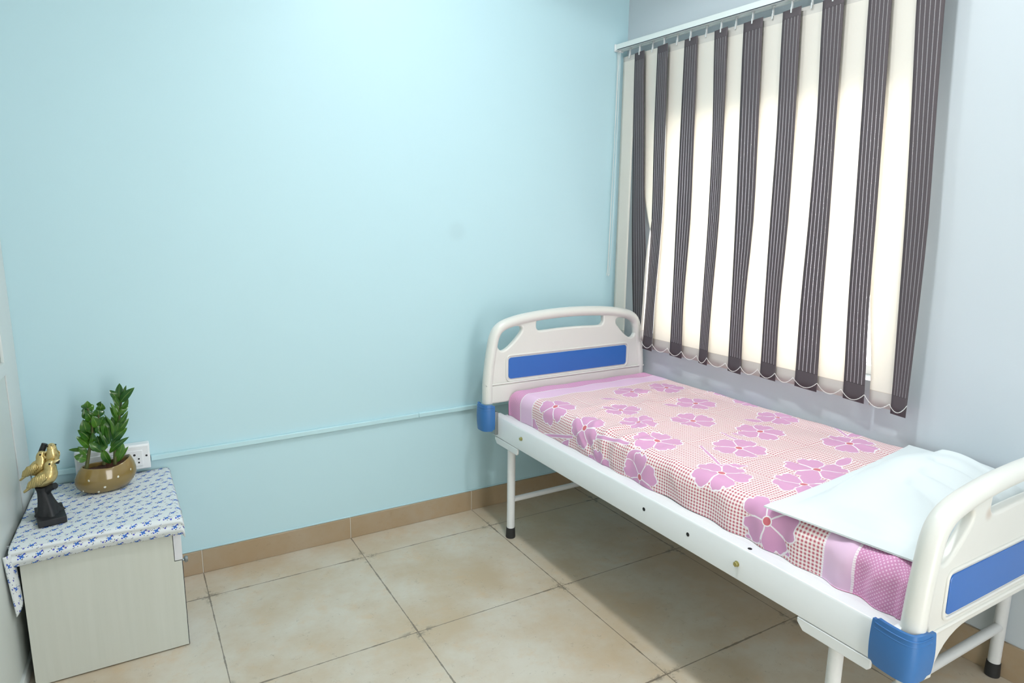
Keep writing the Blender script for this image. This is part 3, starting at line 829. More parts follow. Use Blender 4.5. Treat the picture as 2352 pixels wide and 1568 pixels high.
def build_sheet():
    R = .040
    H = ZT - .528                      # total drop to the rail
    YF, YN = -.246, -2.016             # outermost y at both ends
    # path along the length: (unfolded v, y, drop)
    def fold(t, full):                 # t: arc length past the start of the rounding; -> (advance, drop)
        q = R * pi / 2
        if t <= 0: return t, 0.0
        if t < q: a = t / R; return R * sin(a), R * (1 - cos(a))
        return R, R + (t - q)
    nu, nv = 150, 300
    vs = []; uvs = []
    q = R * pi / 2
    for j in range(nv + 1):
        vlen = lerp(YF + .085, YN - .085, j / nv)         # unfolded coordinate along the bed
        tf = vlen - (YF - R); tn = (YN + R) - vlen
        if tf > 0: a_, dr = fold(tf, H); y = (YF - R) + a_
        elif tn > 0: a_, dr = fold(tn, H); y = (YN + R) - a_
        else: y = vlen; dr = 0
        dry = min(dr, H)
        xr = right_edge(y)
        SIDE = .106 + .007 * sin(vlen * 2.1 + .4) * 1.0
        SIDE += .024 * max(0, min(1, (vlen + 1.25) / .25))
        if vlen < -1.78: SIDE += .020
        for i in range(nu + 1):
            f = i / nu
            # denser sampling at the left fold
            if f < .22: uu = lerp(XL - SIDE, XL + .06, f / .22)
            else: uu = lerp(XL + .06, xr + .05, (f - .22) / .78)
            tl = (XL + R) - uu; tr = uu - (xr - R)
            if tl > 0: a_, dx = fold(tl, H); x = (XL + R) - a_
            elif tr > 0: a_, dx = fold(tr, H); x = (xr - R) + a_
            else: x = uu; dx = 0
            dx = min(dx, H + .01)
            if dx > 0 and dry > 0: drop = min(max(dx, dry) + .25 * min(dx, dry), H + .01)
            else: drop = dx + dry
            z = ZT - drop
            # wrinkles
            top = max(0, 1 - drop / .03)
            w = 0
            for ax, ay, bx, by, wd, am in WR:
                ddx, ddy = bx - ax, by - ay; L2 = ddx * ddx + ddy * ddy
                t = ((uu - ax) * ddx + (vlen - ay) * ddy) / L2; tt = max(0, min(1, t))
                d2 = (uu - ax - tt * ddx) ** 2 + (vlen - ay - tt * ddy) ** 2
                if d2 < 9 * wd * wd: w += am * exp(-d2 / (wd * wd)) * min(1, 6 * min(tt + .15, 1.15 - tt))
            w += .0018 * sin(uu * 31 + vlen * 14 + sin(vlen * 9)) + .0010 * sin(uu * 17 - vlen * 37 + 1.3 * sin(uu * 8))
            z += w * (.25 + .75 * top) + .0012
            if tl > 0:
                side = min(1, dx / .05)
                x -= side * (.0052 + .0052 * sin(vlen * 46 + 2 * sin(vlen * 7.3)) * (.35 + .65 * (0.5 + .5 * sin(vlen * 3.7 + 1.0))) + w * .8)
                if vlen < -1.74 and vlen > -2.0:      # bunched folds at the near corner
                    k = min(1, (-1.74 - vlen) / .08); x -= side * k * .0045 * sin(vlen * 70)
                x = max(x, XL - .0145)
            vs.append((x, y, max(z, .5358))); uvs.append((uu, vlen))
    fs = [(j * (nu + 1) + i, j * (nu + 1) + i + 1, (j + 1) * (nu + 1) + i + 1, (j + 1) * (nu + 1) + i) for j in range(nv) for i in range(nu)]
    me = bpy.data.meshes.new('bedsheet'); me.from_pydata(vs, [], fs); me.update()
    ul = me.uv_layers.new(name='UVMap')
    for p in me.polygons:
        p.use_smooth = True
        for li in p.loop_indices: ul.data[li].uv = uvs[me.loops[li].vertex_index]
    me.materials.append(M_sheet)
    o = bpy.data.objects.new('bedsheet', me); C.objects.link(o)
    return tag(o, 'pink bedsheet with red checks and large pink flowers over the mattress', 'bedsheet')
# ridges: ax, ay, bx, by, half-width, height
WR = [(-.30, -.60, -.62, -.95, .030, .011), (-.22, -.56, -.34, -.60, .022, .008), (-.86, -.88, -.70, -.80, .016, .008), (-.88, -.93, -.66, -.90, .014, .007), (-.86, -.98, -.62, -1.02, .016, .007), (-.88, -.84, -.76, -.72, .012, .006),
      (-.86, -1.05, -.70, -1.06, .014, .006), (-.60, -.70, -.75, -.78, .02, .006), (-.50, -.62, -.66, -.66, .02, .005), (-.45, -1.00, -.70, -1.08, .02, .004), (-.84, -1.30, -.74, -1.24, .015, .004),
      (-.84, -1.88, -.72, -1.86, .014, .007), (-.86, -1.93, -.74, -1.97, .014, .007), (-.05, -.62, -.28, -.72, .02, .005)]
# crease grid where the sheet had been folded
for uu in (-.62, -.44, -.27, -.10): WR.append((uu, -.5, uu + .01, -1.75, .006, .0022 if uu != -.44 else -.0022))
for vv in (-.72, -.93, -1.15, -1.38, -1.60): WR.append((-.74, vv, .02, vv + .01, .006, .0022 if vv not in (-.93, -1.38) else -.0022))
build_sheet()

M_pillow = plain('white_pillowcase', lin(219, 227, 229), .8, var=.01)
def build_pillow():
    A = Vector((-.812, -1.640, 0)); B = Vector((.028, -1.552, 0)); D = Vector((-.752, -2.008, 0)); E = Vector((.048, -2.000, 0))
    nu, nv = 90, 56; base = ZT + .008
    def P(f, g, top):
        p = (A * (1 - f) + B * f) * (1 - g) + (D * (1 - f) + E * f) * g
        # sides pull in slightly between the corners
        cx = 4 * f * (1 - f); cy = 4 * g * (1 - g)
        p = p + (Vector((0, -.012, 0)) * cx * (1 - g) + Vector((0, .006, 0)) * cx * g)
        a = min(1, max(0, min(f / .5, 1) - .14) / .86) if f < .5 else min(1, max(0, min((1 - f) / .5, 1) - .10) / .90)
        b_ = min(1, max(0, g / .5 - .20) / .80) if g < .5 else min(1, max(0, (1 - g) / .5 - .02) / .98)
        h = .108 * sin(pi / 2 * max(0, a)) ** .8 * sin(pi / 2 * max(0, b_)) ** .8
        wr = 0
        if top:
            wr = .004 * sin(f * 19 + 5 * g) * sin(g * 9 + 1) * (a * b_) ** .5
            for ax, ay, bx, by, wd, am in ((.55, .55, .62, .95, .03, -.008), (.42, .60, .47, .95, .025, -.007), (.70, .45, .72, .9, .03, .006), (.33, .62, .30, .92, .03, -.006), (.2, .22, .45, .20, .012, .003), (.12, .3, .13, .85, .012, .003)):
                dx, dy = bx - ax, by - ay; t = max(0, min(1, ((f - ax) * dx + (g - ay) * dy) / (dx * dx + dy * dy)))
                d2 = (f - ax - t * dx) ** 2 + (g - ay - t * dy) ** 2; wr += 1.7 * am * exp(-d2 / wd ** 2)
        z = base + .004 + h + wr + .0015 * sin(f * 25) * (1 - cx) if top else base - .0005
        if p.x < XL: z -= 0
        return Vector((p.x, p.y, z))
    mb = MB(); mb.grid(lambda f, g: P(f, g, True), nu, nv); mb.grid(lambda f, g: P(f, g, False), nu, nv)
    n1 = (nu + 1) * (nv + 1)
    rim = [i for i in range(nu + 1)] + [j * (nu + 1) + nu for j in range(1, nv + 1)] + [nv * (nu + 1) + i for i in range(nu - 1, -1, -1)] + [j * (nu + 1) for j in range(nv - 1, 0, -1)]
    for a, b in zip(rim, rim[1:] + rim[:1]): mb.f.append((a, b, b + n1, a + n1))
    o = obj('pillow', mb, M_pillow, smooth=60)
    return tag(o, 'white pillow in a flanged pillowcase at the near end of the bed', 'pillow')
build_pillow()

# ------------------------------------------------------------------ bedside cabinet
def wood():
    M, b, N = mat('pale_wood_laminate', lin(206, 206, 194), .38)
    co = N.coord(); g = N.noise(N.vm('MULTIPLY', co, (60, 60, 2.2)), 1, 4, .6); f = N.noise(N.vm('MULTIPLY', co, (9, 9, .8)), 1, 3)
    c = N.mix(g, lin(190, 195, 186), lin(206, 210, 202)); c = N.mix(N.m('MULTIPLY', f, .5), c, lin(198, 199, 186))
    N.put(b.inputs['Base Color'], c); return M
M_wood = wood()
M_edge = plain('white_edge_band', lin(214, 216, 220), .35)
CAB = thing('bedside_cabinet', 'pale wood laminate bedside cabinet under the blue flowered cloth', 'cabinet', (-2.36, -.25, 0))
CX0, CX1, CY0, CY1, CZ = -2.572, -2.150, -.478, -.022, .452
mb = MB()
poly = [(CX0, .004), (CX1 - .0015, .004), (CX1 - .0015, .306), (CX1 - .024, .306), (CX1 - .024, CZ - .018), (CX0, CZ - .018)]
mb.prism(poly, lambda a, b, d: Vector((a, d, b)), CY0, CY0 + .018)
obj('side_panel', mb, M_wood, CAB, bevel=.0008, seg=1)
obj('side_panel', MB().box(CX0, CX1 - .024, CY1 - .018, CY1, .004, CZ - .018), M_wood, CAB)
obj('top_panel', MB().box(CX0, CX1, CY0, CY1, CZ - .018, CZ), M_wood, CAB, bevel=.001, seg=1)
obj('back_panel', MB().box(CX0, CX0 + .008, CY0 + .018, CY1 - .018, .03, CZ - .018), M_wood, CAB)
obj('bottom_panel', MB().box(CX0 + .008, CX1 - .024, CY0 + .018, CY1 - .018, .03, .048), M_wood, CAB)
dr = obj('drawer_front', MB().box(CX1 - .0225, CX1 + .001, CY0 + .001, CY1, .309, CZ - .021), M_edge, CAB, bevel=.001, seg=1)
obj('knob', MB().tube([(CX1, -.25, .372), (CX1 + .008, -.25, .372), (CX1 + .012, -.25, .372), (CX1 + .02, -.25, .372)], [.005, .005, .012, .009], 16), M_steel, dr, smooth=50)
do = obj('door', MB().box(CX1 - .0225, CX1 - .001, CY0 + .0185, CY1, .006, .304), M_edge, CAB, bevel=.001, seg=1)
obj('knob', MB().tube([(CX1, -.38, .26), (CX1 + .008, -.38, .26), (CX1 + .012, -.38, .26), (CX1 + .02, -.38, .26)], [.005, .005, .012, .009], 16), M_steel, do, smooth=50)
obj('edge_seam', MB().box(CX1 - .0015, CX1, CY0 - .0004, CY0 + .0175, .004, .306), M_dark, CAB)

# flowered cloth
def cloth_mat():
    M, b, N = mat('blue_flowered_cotton', lin(226, 232, 234), .8)
    uv = N.coord('UV'); u, v, _ = N.sep(uv)
    c = lin(230, 236, 238)
    def layer(pitch_u, pitch_v, ou, ov, jit, seed, shift=.5):
        row = N.m('FLOOR', N.m('DIVIDE', N.m('ADD', v, ov + 10), pitch_v))
        us = N.m('ADD', N.m('DIVIDE', N.m('ADD', u, ou + 10), pitch_u), N.m('MULTIPLY', N.m('MODULO', row, 2.0), shift))
        col = N.m('FLOOR', us)
        wn = N.new('ShaderNodeTexWhiteNoise', noise_dimensions='3D'); N.put(wn.inputs['Vector'], N.comb(col, row, seed))
        jx, jy, jz = N.sep(wn.outputs['Color'])
        x = N.m('MULTIPLY', N.m('ADD', N.m('SUBTRACT', N.m('FRACT', us), .5), N.m('MULTIPLY', N.m('SUBTRACT', jx, .5), jit)), pitch_u)
        y = N.m('MULTIPLY', N.m('ADD', N.m('SUBTRACT', N.m('FRACT', N.m('DIVIDE', N.m('ADD', v, ov + 10), pitch_v)), .5), N.m('MULTIPLY', N.m('SUBTRACT', jy, .5), jit)), pitch_v)
        return x, y, jz
    def blob(x, y, px, py, rx, ry=None):
        ry = ry or rx
        dx = N.m('DIVIDE', N.m('SUBTRACT', x, px), rx); dy = N.m('DIVIDE', N.m('SUBTRACT', y, py), ry)
        return N.m('LESS_THAN', N.m('ADD', N.m('MULTIPLY', dx, dx), N.m('MULTIPLY', dy, dy)), 1.0)
    # sprigs: one big five-petal flower, a smaller one, leaves
    x, y, j = layer(.044, .036, 0, 0, .25, 1.0)
    for px, py, rx, ry in ((.0065, -.0035, .0022, .0008), (-.0075, .002, .0008, .0024), (-.005, .0085, .0022, .0009), (.011, .004, .0008, .002), (.002, -.0085, .0009, .0022)):
        c = N.mix(blob(x, y, px, py, rx, ry), c, lin(96, 104, 98))
    for px, py in ((.0, .0), (.0028, .0032), (-.0034, .002), (-.0022, -.0036), (.0034, -.0020)):
        c = N.mix(blob(x, y, px, py, .0026), c, lin(52, 116, 208))
    for px, py in ((.0085, .0078), (.0068, .0062), (-.008, -.0055)):
        c = N.mix(blob(x, y, px, py, .0024), c, lin(62, 84, 196))
    c = N.mix(blob(x, y, 0, 0, .0014), c, lin(60, 70, 150))
    # small scattered buds
    x, y, j = layer(.044, .036, .022, .004, .5, 5.0)
    c = N.mix(blob(x, y, .002, .001, .0027), c, lin(54, 56, 178))
    c = N.mix(blob(x, y, .002, .001, .0009), c, lin(160, 176, 226))
    c = N.mix(blob(x, y, -.003, .0045, .0009, .0024), c, lin(86, 96, 92)); c = N.mix(blob(x, y, .0058, .0045, .0018, .0007), c, lin(86, 96, 92))
    x, y, j = layer(.027, .023, .011, .013, .8, 9.0)
    c = N.mix(blob(x, y, 0, 0, .0020, .0010), c, lin(84, 96, 108)); c = N.mix(blob(x, y, .003, .002, .0009, .0018), c, lin(110, 130, 190))
    N.put(b.inputs['Base Color'], c)
    # thin cotton: a little light comes through
    tr = N.new('ShaderNodeBsdfTranslucent'); N.put(tr.inputs['Color'], c)
    mx = N.new('ShaderNodeMixShader'); mx.inputs[0].default_value = .15
    N.t.links.new(b.outputs[0], mx.inputs[1]); N.t.links.new(tr.outputs[0], mx.inputs[2]); N.t.links.new(mx.outputs[0], N.t.nodes['Material Output'].inputs['Surface'])
    return M
M_cloth = cloth_mat()
def build_cloth():
    zt = CZ + .014
    nu, nv = 90, 110
    vs = []; uvs = []
    # path across the depth: back edge -> front edge -> two soft folds down the front
    path = [(-.014, zt - .001), (-.10, zt), (-.30, zt + .001), (-.465, zt + .001), (-.492, zt - .002), (-.503, zt - .012), (-.499, zt - .019), (-.497, zt - .024), (-.503, zt - .032), (-.504, zt - .042), (-.498, zt - .050), (-.492, zt - .060)]
    P = catmull([(0, a, b) for a, b in path], 12)
    acc = [0]
    for a, b in zip(P, P[1:]): acc.append(acc[-1] + (b - a).length)
    T = acc[-1]
    def at(s):
        for i in range(len(P) - 1):
            if s <= acc[i + 1]: return P[i].lerp(P[i + 1], (s - acc[i]) / max(1e-9, acc[i + 1] - acc[i]))
        return P[-1]
    for j in range(nv + 1):
        g = j / nv; s = T * (g if g < .6 else g)
        p = at(s)
        fr = max(0, min(1, (-p.y - .05) / .45))
        for i in range(nu + 1):
            f = i / nu
            xl = lerp(-2.566, -2.590, fr); xr = lerp(-2.146, -2.138, fr)
            x = lerp(xl, xr, f)
            y = p.y - .0
            z = p.z + .0012 * sin(x * 40 + y * 23) * .5 + .0008 * sin(y * 60 - x * 21)
            fold_d = 1.0 if p.z < zt - .004 else 0.0
            # front folds fade and lift towards the right, deepen to the left
            if fold_d:
                y += .0035 * sin(x * 11 + 2)
                z += .004 * sin(x * 7.0)
            # right edge turns over
            e = max(0, (x - (xr - .012)) / .012)
            z -= .013 * e * e
            y += 0 if p.z > zt - .004 else 0
            vs.append((x, y, z)); uvs.append((f * .46, -s))
    fs = [(j * (nu + 1) + i, j * (nu + 1) + i + 1, (j + 1) * (nu + 1) + i + 1, (j + 1) * (nu + 1) + i) for j in range(nv) for i in range(nu)]
    # corner hanging down in a fold at the left front
    o0 = len(vs); ku, kv = 26, 24
    for j in range(kv + 1):
        g = j / kv
        for i in range(ku + 1):
            f = i / ku
            # from the front-left edge, wraps from the partition side round to the cabinet corner and tapers to a point
            ang = lerp(-.25, 3.3, f)
            rad = .026 * (1 - .2 * g)
            cx, cy = -2.588 + .004 * g, -.472 + .06 * g * 0
            x = cx - .004 + rad * .62 * sin(ang) * (1 if ang < pi else 1) + .006 * g
            y = cy - rad * 1.5 * cos(ang) - .012 * (1 - g)
            low = lerp(.20, .145, f) if f < .6 else lerp(.168, .06, (f - .6) / .4)
            z = zt - .010 - g * low
            vs.append((min(max(x - .006, -2.603), -2.5755), y, z)); uvs.append((-.05 - f * .12, -.45 - g * .17))
    fs += [(o0 + j * (ku + 1) + i, o0 + j * (ku + 1) + i + 1, o0 + (j + 1) * (ku + 1) + i + 1, o0 + (j + 1) * (ku + 1) + i) for j in range(kv) for i in range(ku)]
    me = bpy.data.meshes.new('tablecloth'); me.from_pydata(vs, [], fs); me.update()
    ul = me.uv_layers.new(name='UVMap')
    for p in me.polygons:
        p.use_smooth = True
        for li in p.loop_indices: ul.data[li].uv = uvs[me.loops[li].vertex_index]
    me.materials.append(M_cloth)
    o = bpy.data.objects.new('tablecloth', me); C.objects.link(o)
    md = o.modifiers.new('thick', 'SOLIDIFY'); md.thickness = .0016; md.offset = 1
    return tag(o, 'white cloth printed with small blue flowers draped over the cabinet', 'cloth')
build_cloth()
CT = CZ + .0165          # top of the cloth

# ------------------------------------------------------------------ potted plant
M_pot, pb, N = mat('glazed_olive_ceramic', lin(134, 112, 62), .12)
co = N.coord(); n = N.noise(co, 14, 3)
N.put(pb.inputs['Base Color'], N.mix(n, lin(126, 104, 56), lin(146, 124, 74)))
pb.inputs['Coat Weight'].default_value = .6
M_dot = plain('white_glaze_dot', lin(224, 222, 205), .25)
M_soil = plain('dark_soil', lin(72, 44, 30), .95, var=.4, scale=120, bump=.6)
M_leaf, lfb, N = mat('glossy_leaf', lin(66, 120, 38), .22)
uvl = N.coord('UV'); lu, lv, lw = N.sep(uvl); ob = N.coord('Object'); n = N.noise(ob, 18, 2)
oi = N.new('ShaderNodeObjectInfo')
c = N.mix(N.ramp(n, .3, .7), lin(26, 74, 26), lin(70, 116, 34))
c = N.mix(N.m('MULTIPLY', N.m('SUBTRACT', 1.0, N.ramp(N.m('ABSOLUTE', N.m('SUBTRACT', lu, .5)), .01, .05)), .5), c, lin(150, 178, 90))
N.put(lfb.inputs['Base Color'], c); lfb.inputs['Subsurface Weight'].default_value = 0
tr = N.new('ShaderNodeBsdfTranslucent'); N.put(tr.inputs['Color'], lin(100, 140, 36)); mx = N.new('ShaderNodeMixShader'); mx.inputs[0].default_value = .10
N.t.links.new(lfb.outputs[0], mx.inputs[1]); N.t.links.new(tr.outputs[0], mx.inputs[2]); N.t.links.new(mx.outputs[0], N.t.nodes['Material Output'].inputs['Surface'])
M_stem = plain('green_brown_stem', lin(84, 88, 48), .5, var=.2)

PX, PY = -2.352, -.145
PLANT = thing('potted_plant', 'glossy green plant in an oval olive glazed pot on the flowered cloth', 'potted plant', (PX, PY, CT))
# pot: boat-shaped oval bowl, right end swept up
prot = math.radians(8)
def pot_pt(a, h, k):
    """a angle round, h 0..1 height, k radius factor"""
    ca, sa = cos(a), sin(a)
    rx, ry = .094 * k, .054 * k
    lift = .020 * max(0, ca) ** 2 * h + .006 * max(0, -ca) * h
    x = rx * ca + .008 * h; y = ry * sa
    return Vector((PX + x * cos(prot) - y * sin(prot), PY + x * sin(prot) + y * cos(prot), CT + .088 * h + lift))
prof_pot = [(0, .0), (0, .52), (.03, .66), (.12, .80), (.28, .94), (.45, 1.0), (.62, .985), (.78, .93), (.90, .86), (.97, .815), (1.0, .795), (1.0, .765), (.96, .745), (.86, .74), (.72, .76)]
n = 64; mb = MB()
vs = [pot_pt(2 * pi * i / n, h, k) for h, k in prof_pot for i in range(n)]
fs = [(j * n + i, j * n + (i + 1) % n, (j + 1) * n + (i + 1) % n, (j + 1) * n + i) for j in range(len(prof_pot) - 1) for i in range(n)]
mb.add(vs, fs)
pot = obj('pot', mb, M_pot, PLANT, smooth=80)
mb = MB(); n = 48
vs = []
for j in range(7):
    for i in range(n):
        p = pot_pt(2 * pi * i / n, .84, .755 * j / 6); vs.append((p.x, p.y, p.z + .002 * random.uniform(-1, 1)))
mb.add(vs, [(j * n + i, j * n + (i + 1) % n, (j + 1) * n + (i + 1) % n, (j + 1) * n + i) for j in range(6) for i in range(n)])
obj('soil', mb, M_soil, PLANT, smooth=60)
for a_deg, h in ((-128, .62), (-97, .30), (-72, .60), (-40, .66), (-150, .20), (-20, .30), (-112, .12)):
    a = math.radians(a_deg)
    k = interp(prof_pot[1:10], h) if False else None
    for (h0, k0), (h1, k1) in zip(prof_pot[1:], prof_pot[2:]):
        if h0 <= h <= h1: k = lerp(k0, k1, (h - h0) / (h1 - h0)); break
    p = pot_pt(a, h, k); q = pot_pt(a, h, k + .1); nrm = (q - p).normalized()
    mb = MB(); R_ = nrm.to_track_quat('Z', 'Y').to_matrix()
    mb.ell(p, .0042, .0042, .0014, R_, 12, 6)
    obj('glaze_dot', mb, M_dot, pot, smooth=180)
# leaves
def leaf(mb, uvs, base, direction, normal, L, Wd, curl=.15):
    d = direction.normalized(); s = d.cross(normal).normalized(); nrm = s.cross(d).normalized()
    nu, nv = 6, 10; o = len(mb.v)
    for j in range(nv + 1):
        t = j / nv
        w = Wd * (sin(pi * min(1, t * .985 + .015) ** .85)) ** .8 * .5 if t < 1 else 0
        c = base + d * (L * t) - nrm * (curl * L * t * t) + nrm * (.12 * L * sin(pi * t))
        for i in range(nu + 1):
            f = i / nu * 2 - 1
            mb.v.append(tuple(c + s * (w * f) + nrm * (.18 * w * f * f))); uvs.append((i / nu, t))
    for j in range(nv):
        for i in range(nu):
            mb.f.append((o + j * (nu + 1) + i, o + j * (nu + 1) + i + 1, o + (j + 1) * (nu + 1) + i + 1, o + (j + 1) * (nu + 1) + i))
EYE = Vector((-2.0, -2.6, 1.5))
def shoot(pts, r0, leaves):
    P = catmull(pts, 10); n = len(P)
    st = obj('stem', MB().tube(P, [lerp(r0, r0 * .45, i / (n - 1)) for i in range(n)], 12), M_stem, PLANT, smooth=80)
    mb = MB(); uvs = []
    for b, t, wd in leaves:
        b, t = Vector(b), Vector(t); d = t - b
        face = (EYE - b).normalized() + Vector((rnd.uniform(-.5, .5), 0, rnd.uniform(-.1, .5)))
        # leaves start at the stem and bow outwards
        leaf(mb, uvs, b, d, face, d.length * 1.04, wd * 1.12, .10)
    me = bpy.data.meshes.new('foliage'); me.from_pydata(mb.v, [], mb.f); me.update()
    ul = me.uv_layers.new(name='UVMap')
    for p in me.polygons:
        p.use_smooth = True
        for li in p.loop_indices: ul.data[li].uv = uvs[me.loops[li].vertex_index]
    me.materials.append(M_leaf)
    o = bpy.data.objects.new('foliage', me); C.objects.link(o); child(o, st)
    o['label'] = 'glossy green leaves'
    return st
rnd = random.Random(3)
# tall right shoot: (leaf base, leaf tip, width)
shoot([(-2.318, -0.148, 0.554), (-2.313, -0.148, 0.611), (-2.295, -0.148, 0.703), (-2.277, -0.148, 0.795)], 0.0062, [((-2.286, -0.146, 0.777), (-2.282, -0.128, 0.834), 0.021), ((-2.283, -0.154, 0.775), (-2.242, -0.173, 0.823), 0.025), ((-2.293, -0.147, 0.788), (-2.31, -0.149, 0.818), 0.02), ((-2.286, -0.149, 0.759), (-2.304, -0.146, 0.808), 0.016), ((-2.277, -0.149, 0.784), (-2.263, -0.154, 0.829), 0.012), ((-2.285, -0.149, 0.748), (-2.26, -0.167, 0.783), 0.018), ((-2.291, -0.151, 0.734), (-2.262, -0.146, 0.755), 0.016), ((-2.291, -0.148, 0.741), (-2.299, -0.142, 0.785), 0.016), ((-2.295, -0.146, 0.71), (-2.31, -0.153, 0.773), 0.015), ((-2.298, -0.15, 0.705), (-2.314, -0.149, 0.759), 0.014), ((-2.296, -0.154, 0.697), (-2.265, -0.175, 0.742), 0.016), ((-2.301, -0.15, 0.671), (-2.266, -0.163, 0.713), 0.019), ((-2.307, -0.151, 0.679), (-2.314, -0.134, 0.721), 0.015), ((-2.31, -0.15, 0.657), (-2.331, -0.156, 0.739), 0.008), ((-2.316, -0.152, 0.651), (-2.316, -0.173, 0.721), 0.013), ((-2.318, -0.151, 0.643), (-2.274, -0.153, 0.68), 0.023), ((-2.326, -0.15, 0.621), (-2.276, -0.144, 0.672), 0.02), ((-2.331, -0.149, 0.599), (-2.274, -0.166, 0.65), 0.02), ((-2.314, -0.147, 0.564), (-2.289, -0.132, 0.625), 0.028), ((-2.307, -0.148, 0.563), (-2.276, -0.145, 0.609), 0.014), ((-2.291, -0.148, 0.722), (-2.276, -0.148, 0.761), 0.017), ((-2.302, -0.151, 0.694), (-2.292, -0.132, 0.736), 0.017), ((-2.307, -0.146, 0.663), (-2.292, -0.164, 0.711), 0.017), ((-2.286, -0.147, 0.773), (-2.28, -0.119, 0.83), 0.021), ((-2.286, -0.144, 0.755), (-2.291, -0.119, 0.804), 0.016), ((-2.291, -0.142, 0.73), (-2.272, -0.119, 0.751), 0.016), ((-2.298, -0.143, 0.701), (-2.302, -0.119, 0.755), 0.014), ((-2.307, -0.142, 0.675), (-2.307, -0.119, 0.717), 0.015), ((-2.318, -0.142, 0.639), (-2.292, -0.119, 0.676), 0.023), ((-2.314, -0.146, 0.56), (-2.297, -0.119, 0.621), 0.028), ((-2.302, -0.142, 0.69), (-2.293, -0.119, 0.732), 0.017)])
# left shoot: (leaf base, leaf tip, width)
shoot([(-2.402, -0.158, 0.558), (-2.39, -0.158, 0.612), (-2.381, -0.158, 0.648), (-2.373, -0.158, 0.699), (-2.379, -0.158, 0.767)], 0.0062, [((-2.38, -0.158, 0.767), (-2.397, -0.145, 0.777), 0.018), ((-2.378, -0.16, 0.77), (-2.378, -0.167, 0.793), 0.021), ((-2.377, -0.16, 0.767), (-2.361, -0.156, 0.775), 0.02), ((-2.382, -0.16, 0.759), (-2.396, -0.144, 0.764), 0.018), ((-2.376, -0.161, 0.762), (-2.362, -0.158, 0.765), 0.018), ((-2.384, -0.157, 0.73), (-2.389, -0.166, 0.765), 0.022), ((-2.372, -0.159, 0.677), (-2.384, -0.141, 0.713), 0.033), ((-2.372, -0.158, 0.725), (-2.383, -0.167, 0.758), 0.03), ((-2.359, -0.162, 0.7), (-2.366, -0.175, 0.74), 0.029), ((-2.384, -0.158, 0.658), (-2.411, -0.159, 0.696), 0.033), ((-2.387, -0.157, 0.63), (-2.416, -0.171, 0.676), 0.028), ((-2.389, -0.157, 0.685), (-2.395, -0.17, 0.73), 0.029), ((-2.397, -0.156, 0.623), (-2.447, -0.144, 0.628), 0.012), ((-2.397, -0.16, 0.591), (-2.43, -0.167, 0.609), 0.029), ((-2.398, -0.159, 0.609), (-2.417, -0.164, 0.639), 0.021), ((-2.385, -0.162, 0.65), (-2.353, -0.161, 0.608), 0.022), ((-2.384, -0.16, 0.709), (-2.37, -0.156, 0.735), 0.025), ((-2.382, -0.159, 0.645), (-2.371, -0.179, 0.683), 0.021), ((-2.38, -0.154, 0.763), (-2.384, -0.129, 0.773), 0.018), ((-2.382, -0.152, 0.755), (-2.385, -0.129, 0.76), 0.018), ((-2.372, -0.153, 0.673), (-2.374, -0.129, 0.709), 0.033), ((-2.384, -0.154, 0.654), (-2.393, -0.129, 0.692), 0.033), ((-2.397, -0.156, 0.619), (-2.418, -0.129, 0.624), 0.012), ((-2.385, -0.15, 0.646), (-2.365, -0.129, 0.604), 0.022)])
# middle shoot: (leaf base, leaf tip, width)
shoot([(-2.35, -0.148, 0.56), (-2.348, -0.148, 0.609), (-2.351, -0.148, 0.67), (-2.351, -0.148, 0.738)], 0.0058, [((-2.352, -0.147, 0.732), (-2.352, -0.134, 0.756), 0.03), ((-2.346, -0.147, 0.754), (-2.338, -0.163, 0.778), 0.025), ((-2.348, -0.148, 0.767), (-2.341, -0.168, 0.786), 0.014), ((-2.353, -0.149, 0.618), (-2.362, -0.147, 0.662), 0.025), ((-2.34, -0.152, 0.619), (-2.351, -0.15, 0.678), 0.021), ((-2.336, -0.153, 0.618), (-2.356, -0.161, 0.69), 0.012), ((-2.331, -0.147, 0.633), (-2.343, -0.146, 0.725), 0.029), ((-2.328, -0.152, 0.638), (-2.331, -0.15, 0.705), 0.021), ((-2.349, -0.151, 0.613), (-2.333, -0.153, 0.56), 0.025), ((-2.351, -0.154, 0.672), (-2.359, -0.15, 0.706), 0.025), ((-2.349, -0.153, 0.702), (-2.338, -0.156, 0.731), 0.023), ((-2.346, -0.153, 0.61), (-2.348, -0.149, 0.655), 0.021), ((-2.352, -0.148, 0.728), (-2.348, -0.12, 0.752), 0.03), ((-2.353, -0.146, 0.614), (-2.353, -0.12, 0.658), 0.025), ((-2.331, -0.148, 0.629), (-2.333, -0.12, 0.721), 0.029), ((-2.351, -0.141, 0.668), (-2.351, -0.12, 0.702), 0.025)])

# ------------------------------------------------------------------ bird figurine
M_gold, gb_, N = mat('gold_paint', lin(188, 160, 92), .28, .75)
co = N.coord(); n = N.noise(co, 90, 3); N.put(gb_.inputs['Base Color'], N.mix(n, lin(186, 160, 98), lin(226, 208, 152)))
v_ = N.voro(N.vm('MULTIPLY', co, (1, 1, 1)), 170); N.put(gb_.inputs['Normal'], N.bump(v_.outputs['Distance'], .18, .002))
M_goldf, gf_, N = mat('gold_feather', lin(212, 190, 130), .3, .75)
co = N.coord(); wv = N.new('ShaderNodeTexWave'); N.put(wv.inputs['Vector'], co); wv.inputs['Scale'].default_value = 70; wv.inputs['Distortion'].default_value = 3
N.put(gf_.inputs['Normal'], N.bump(wv.outputs['Fac'], .5, .003))
M_black = plain('matt_black_resin', lin(30, 31, 34), .55, var=.2, scale=60, bump=.5)
M_eye = plain('black_eye', lin(8, 8, 10), .1)
M_beak = plain('pale_gold_beak', lin(226, 210, 160), .3, .5)
FX, FY_ = -2.500, -.318
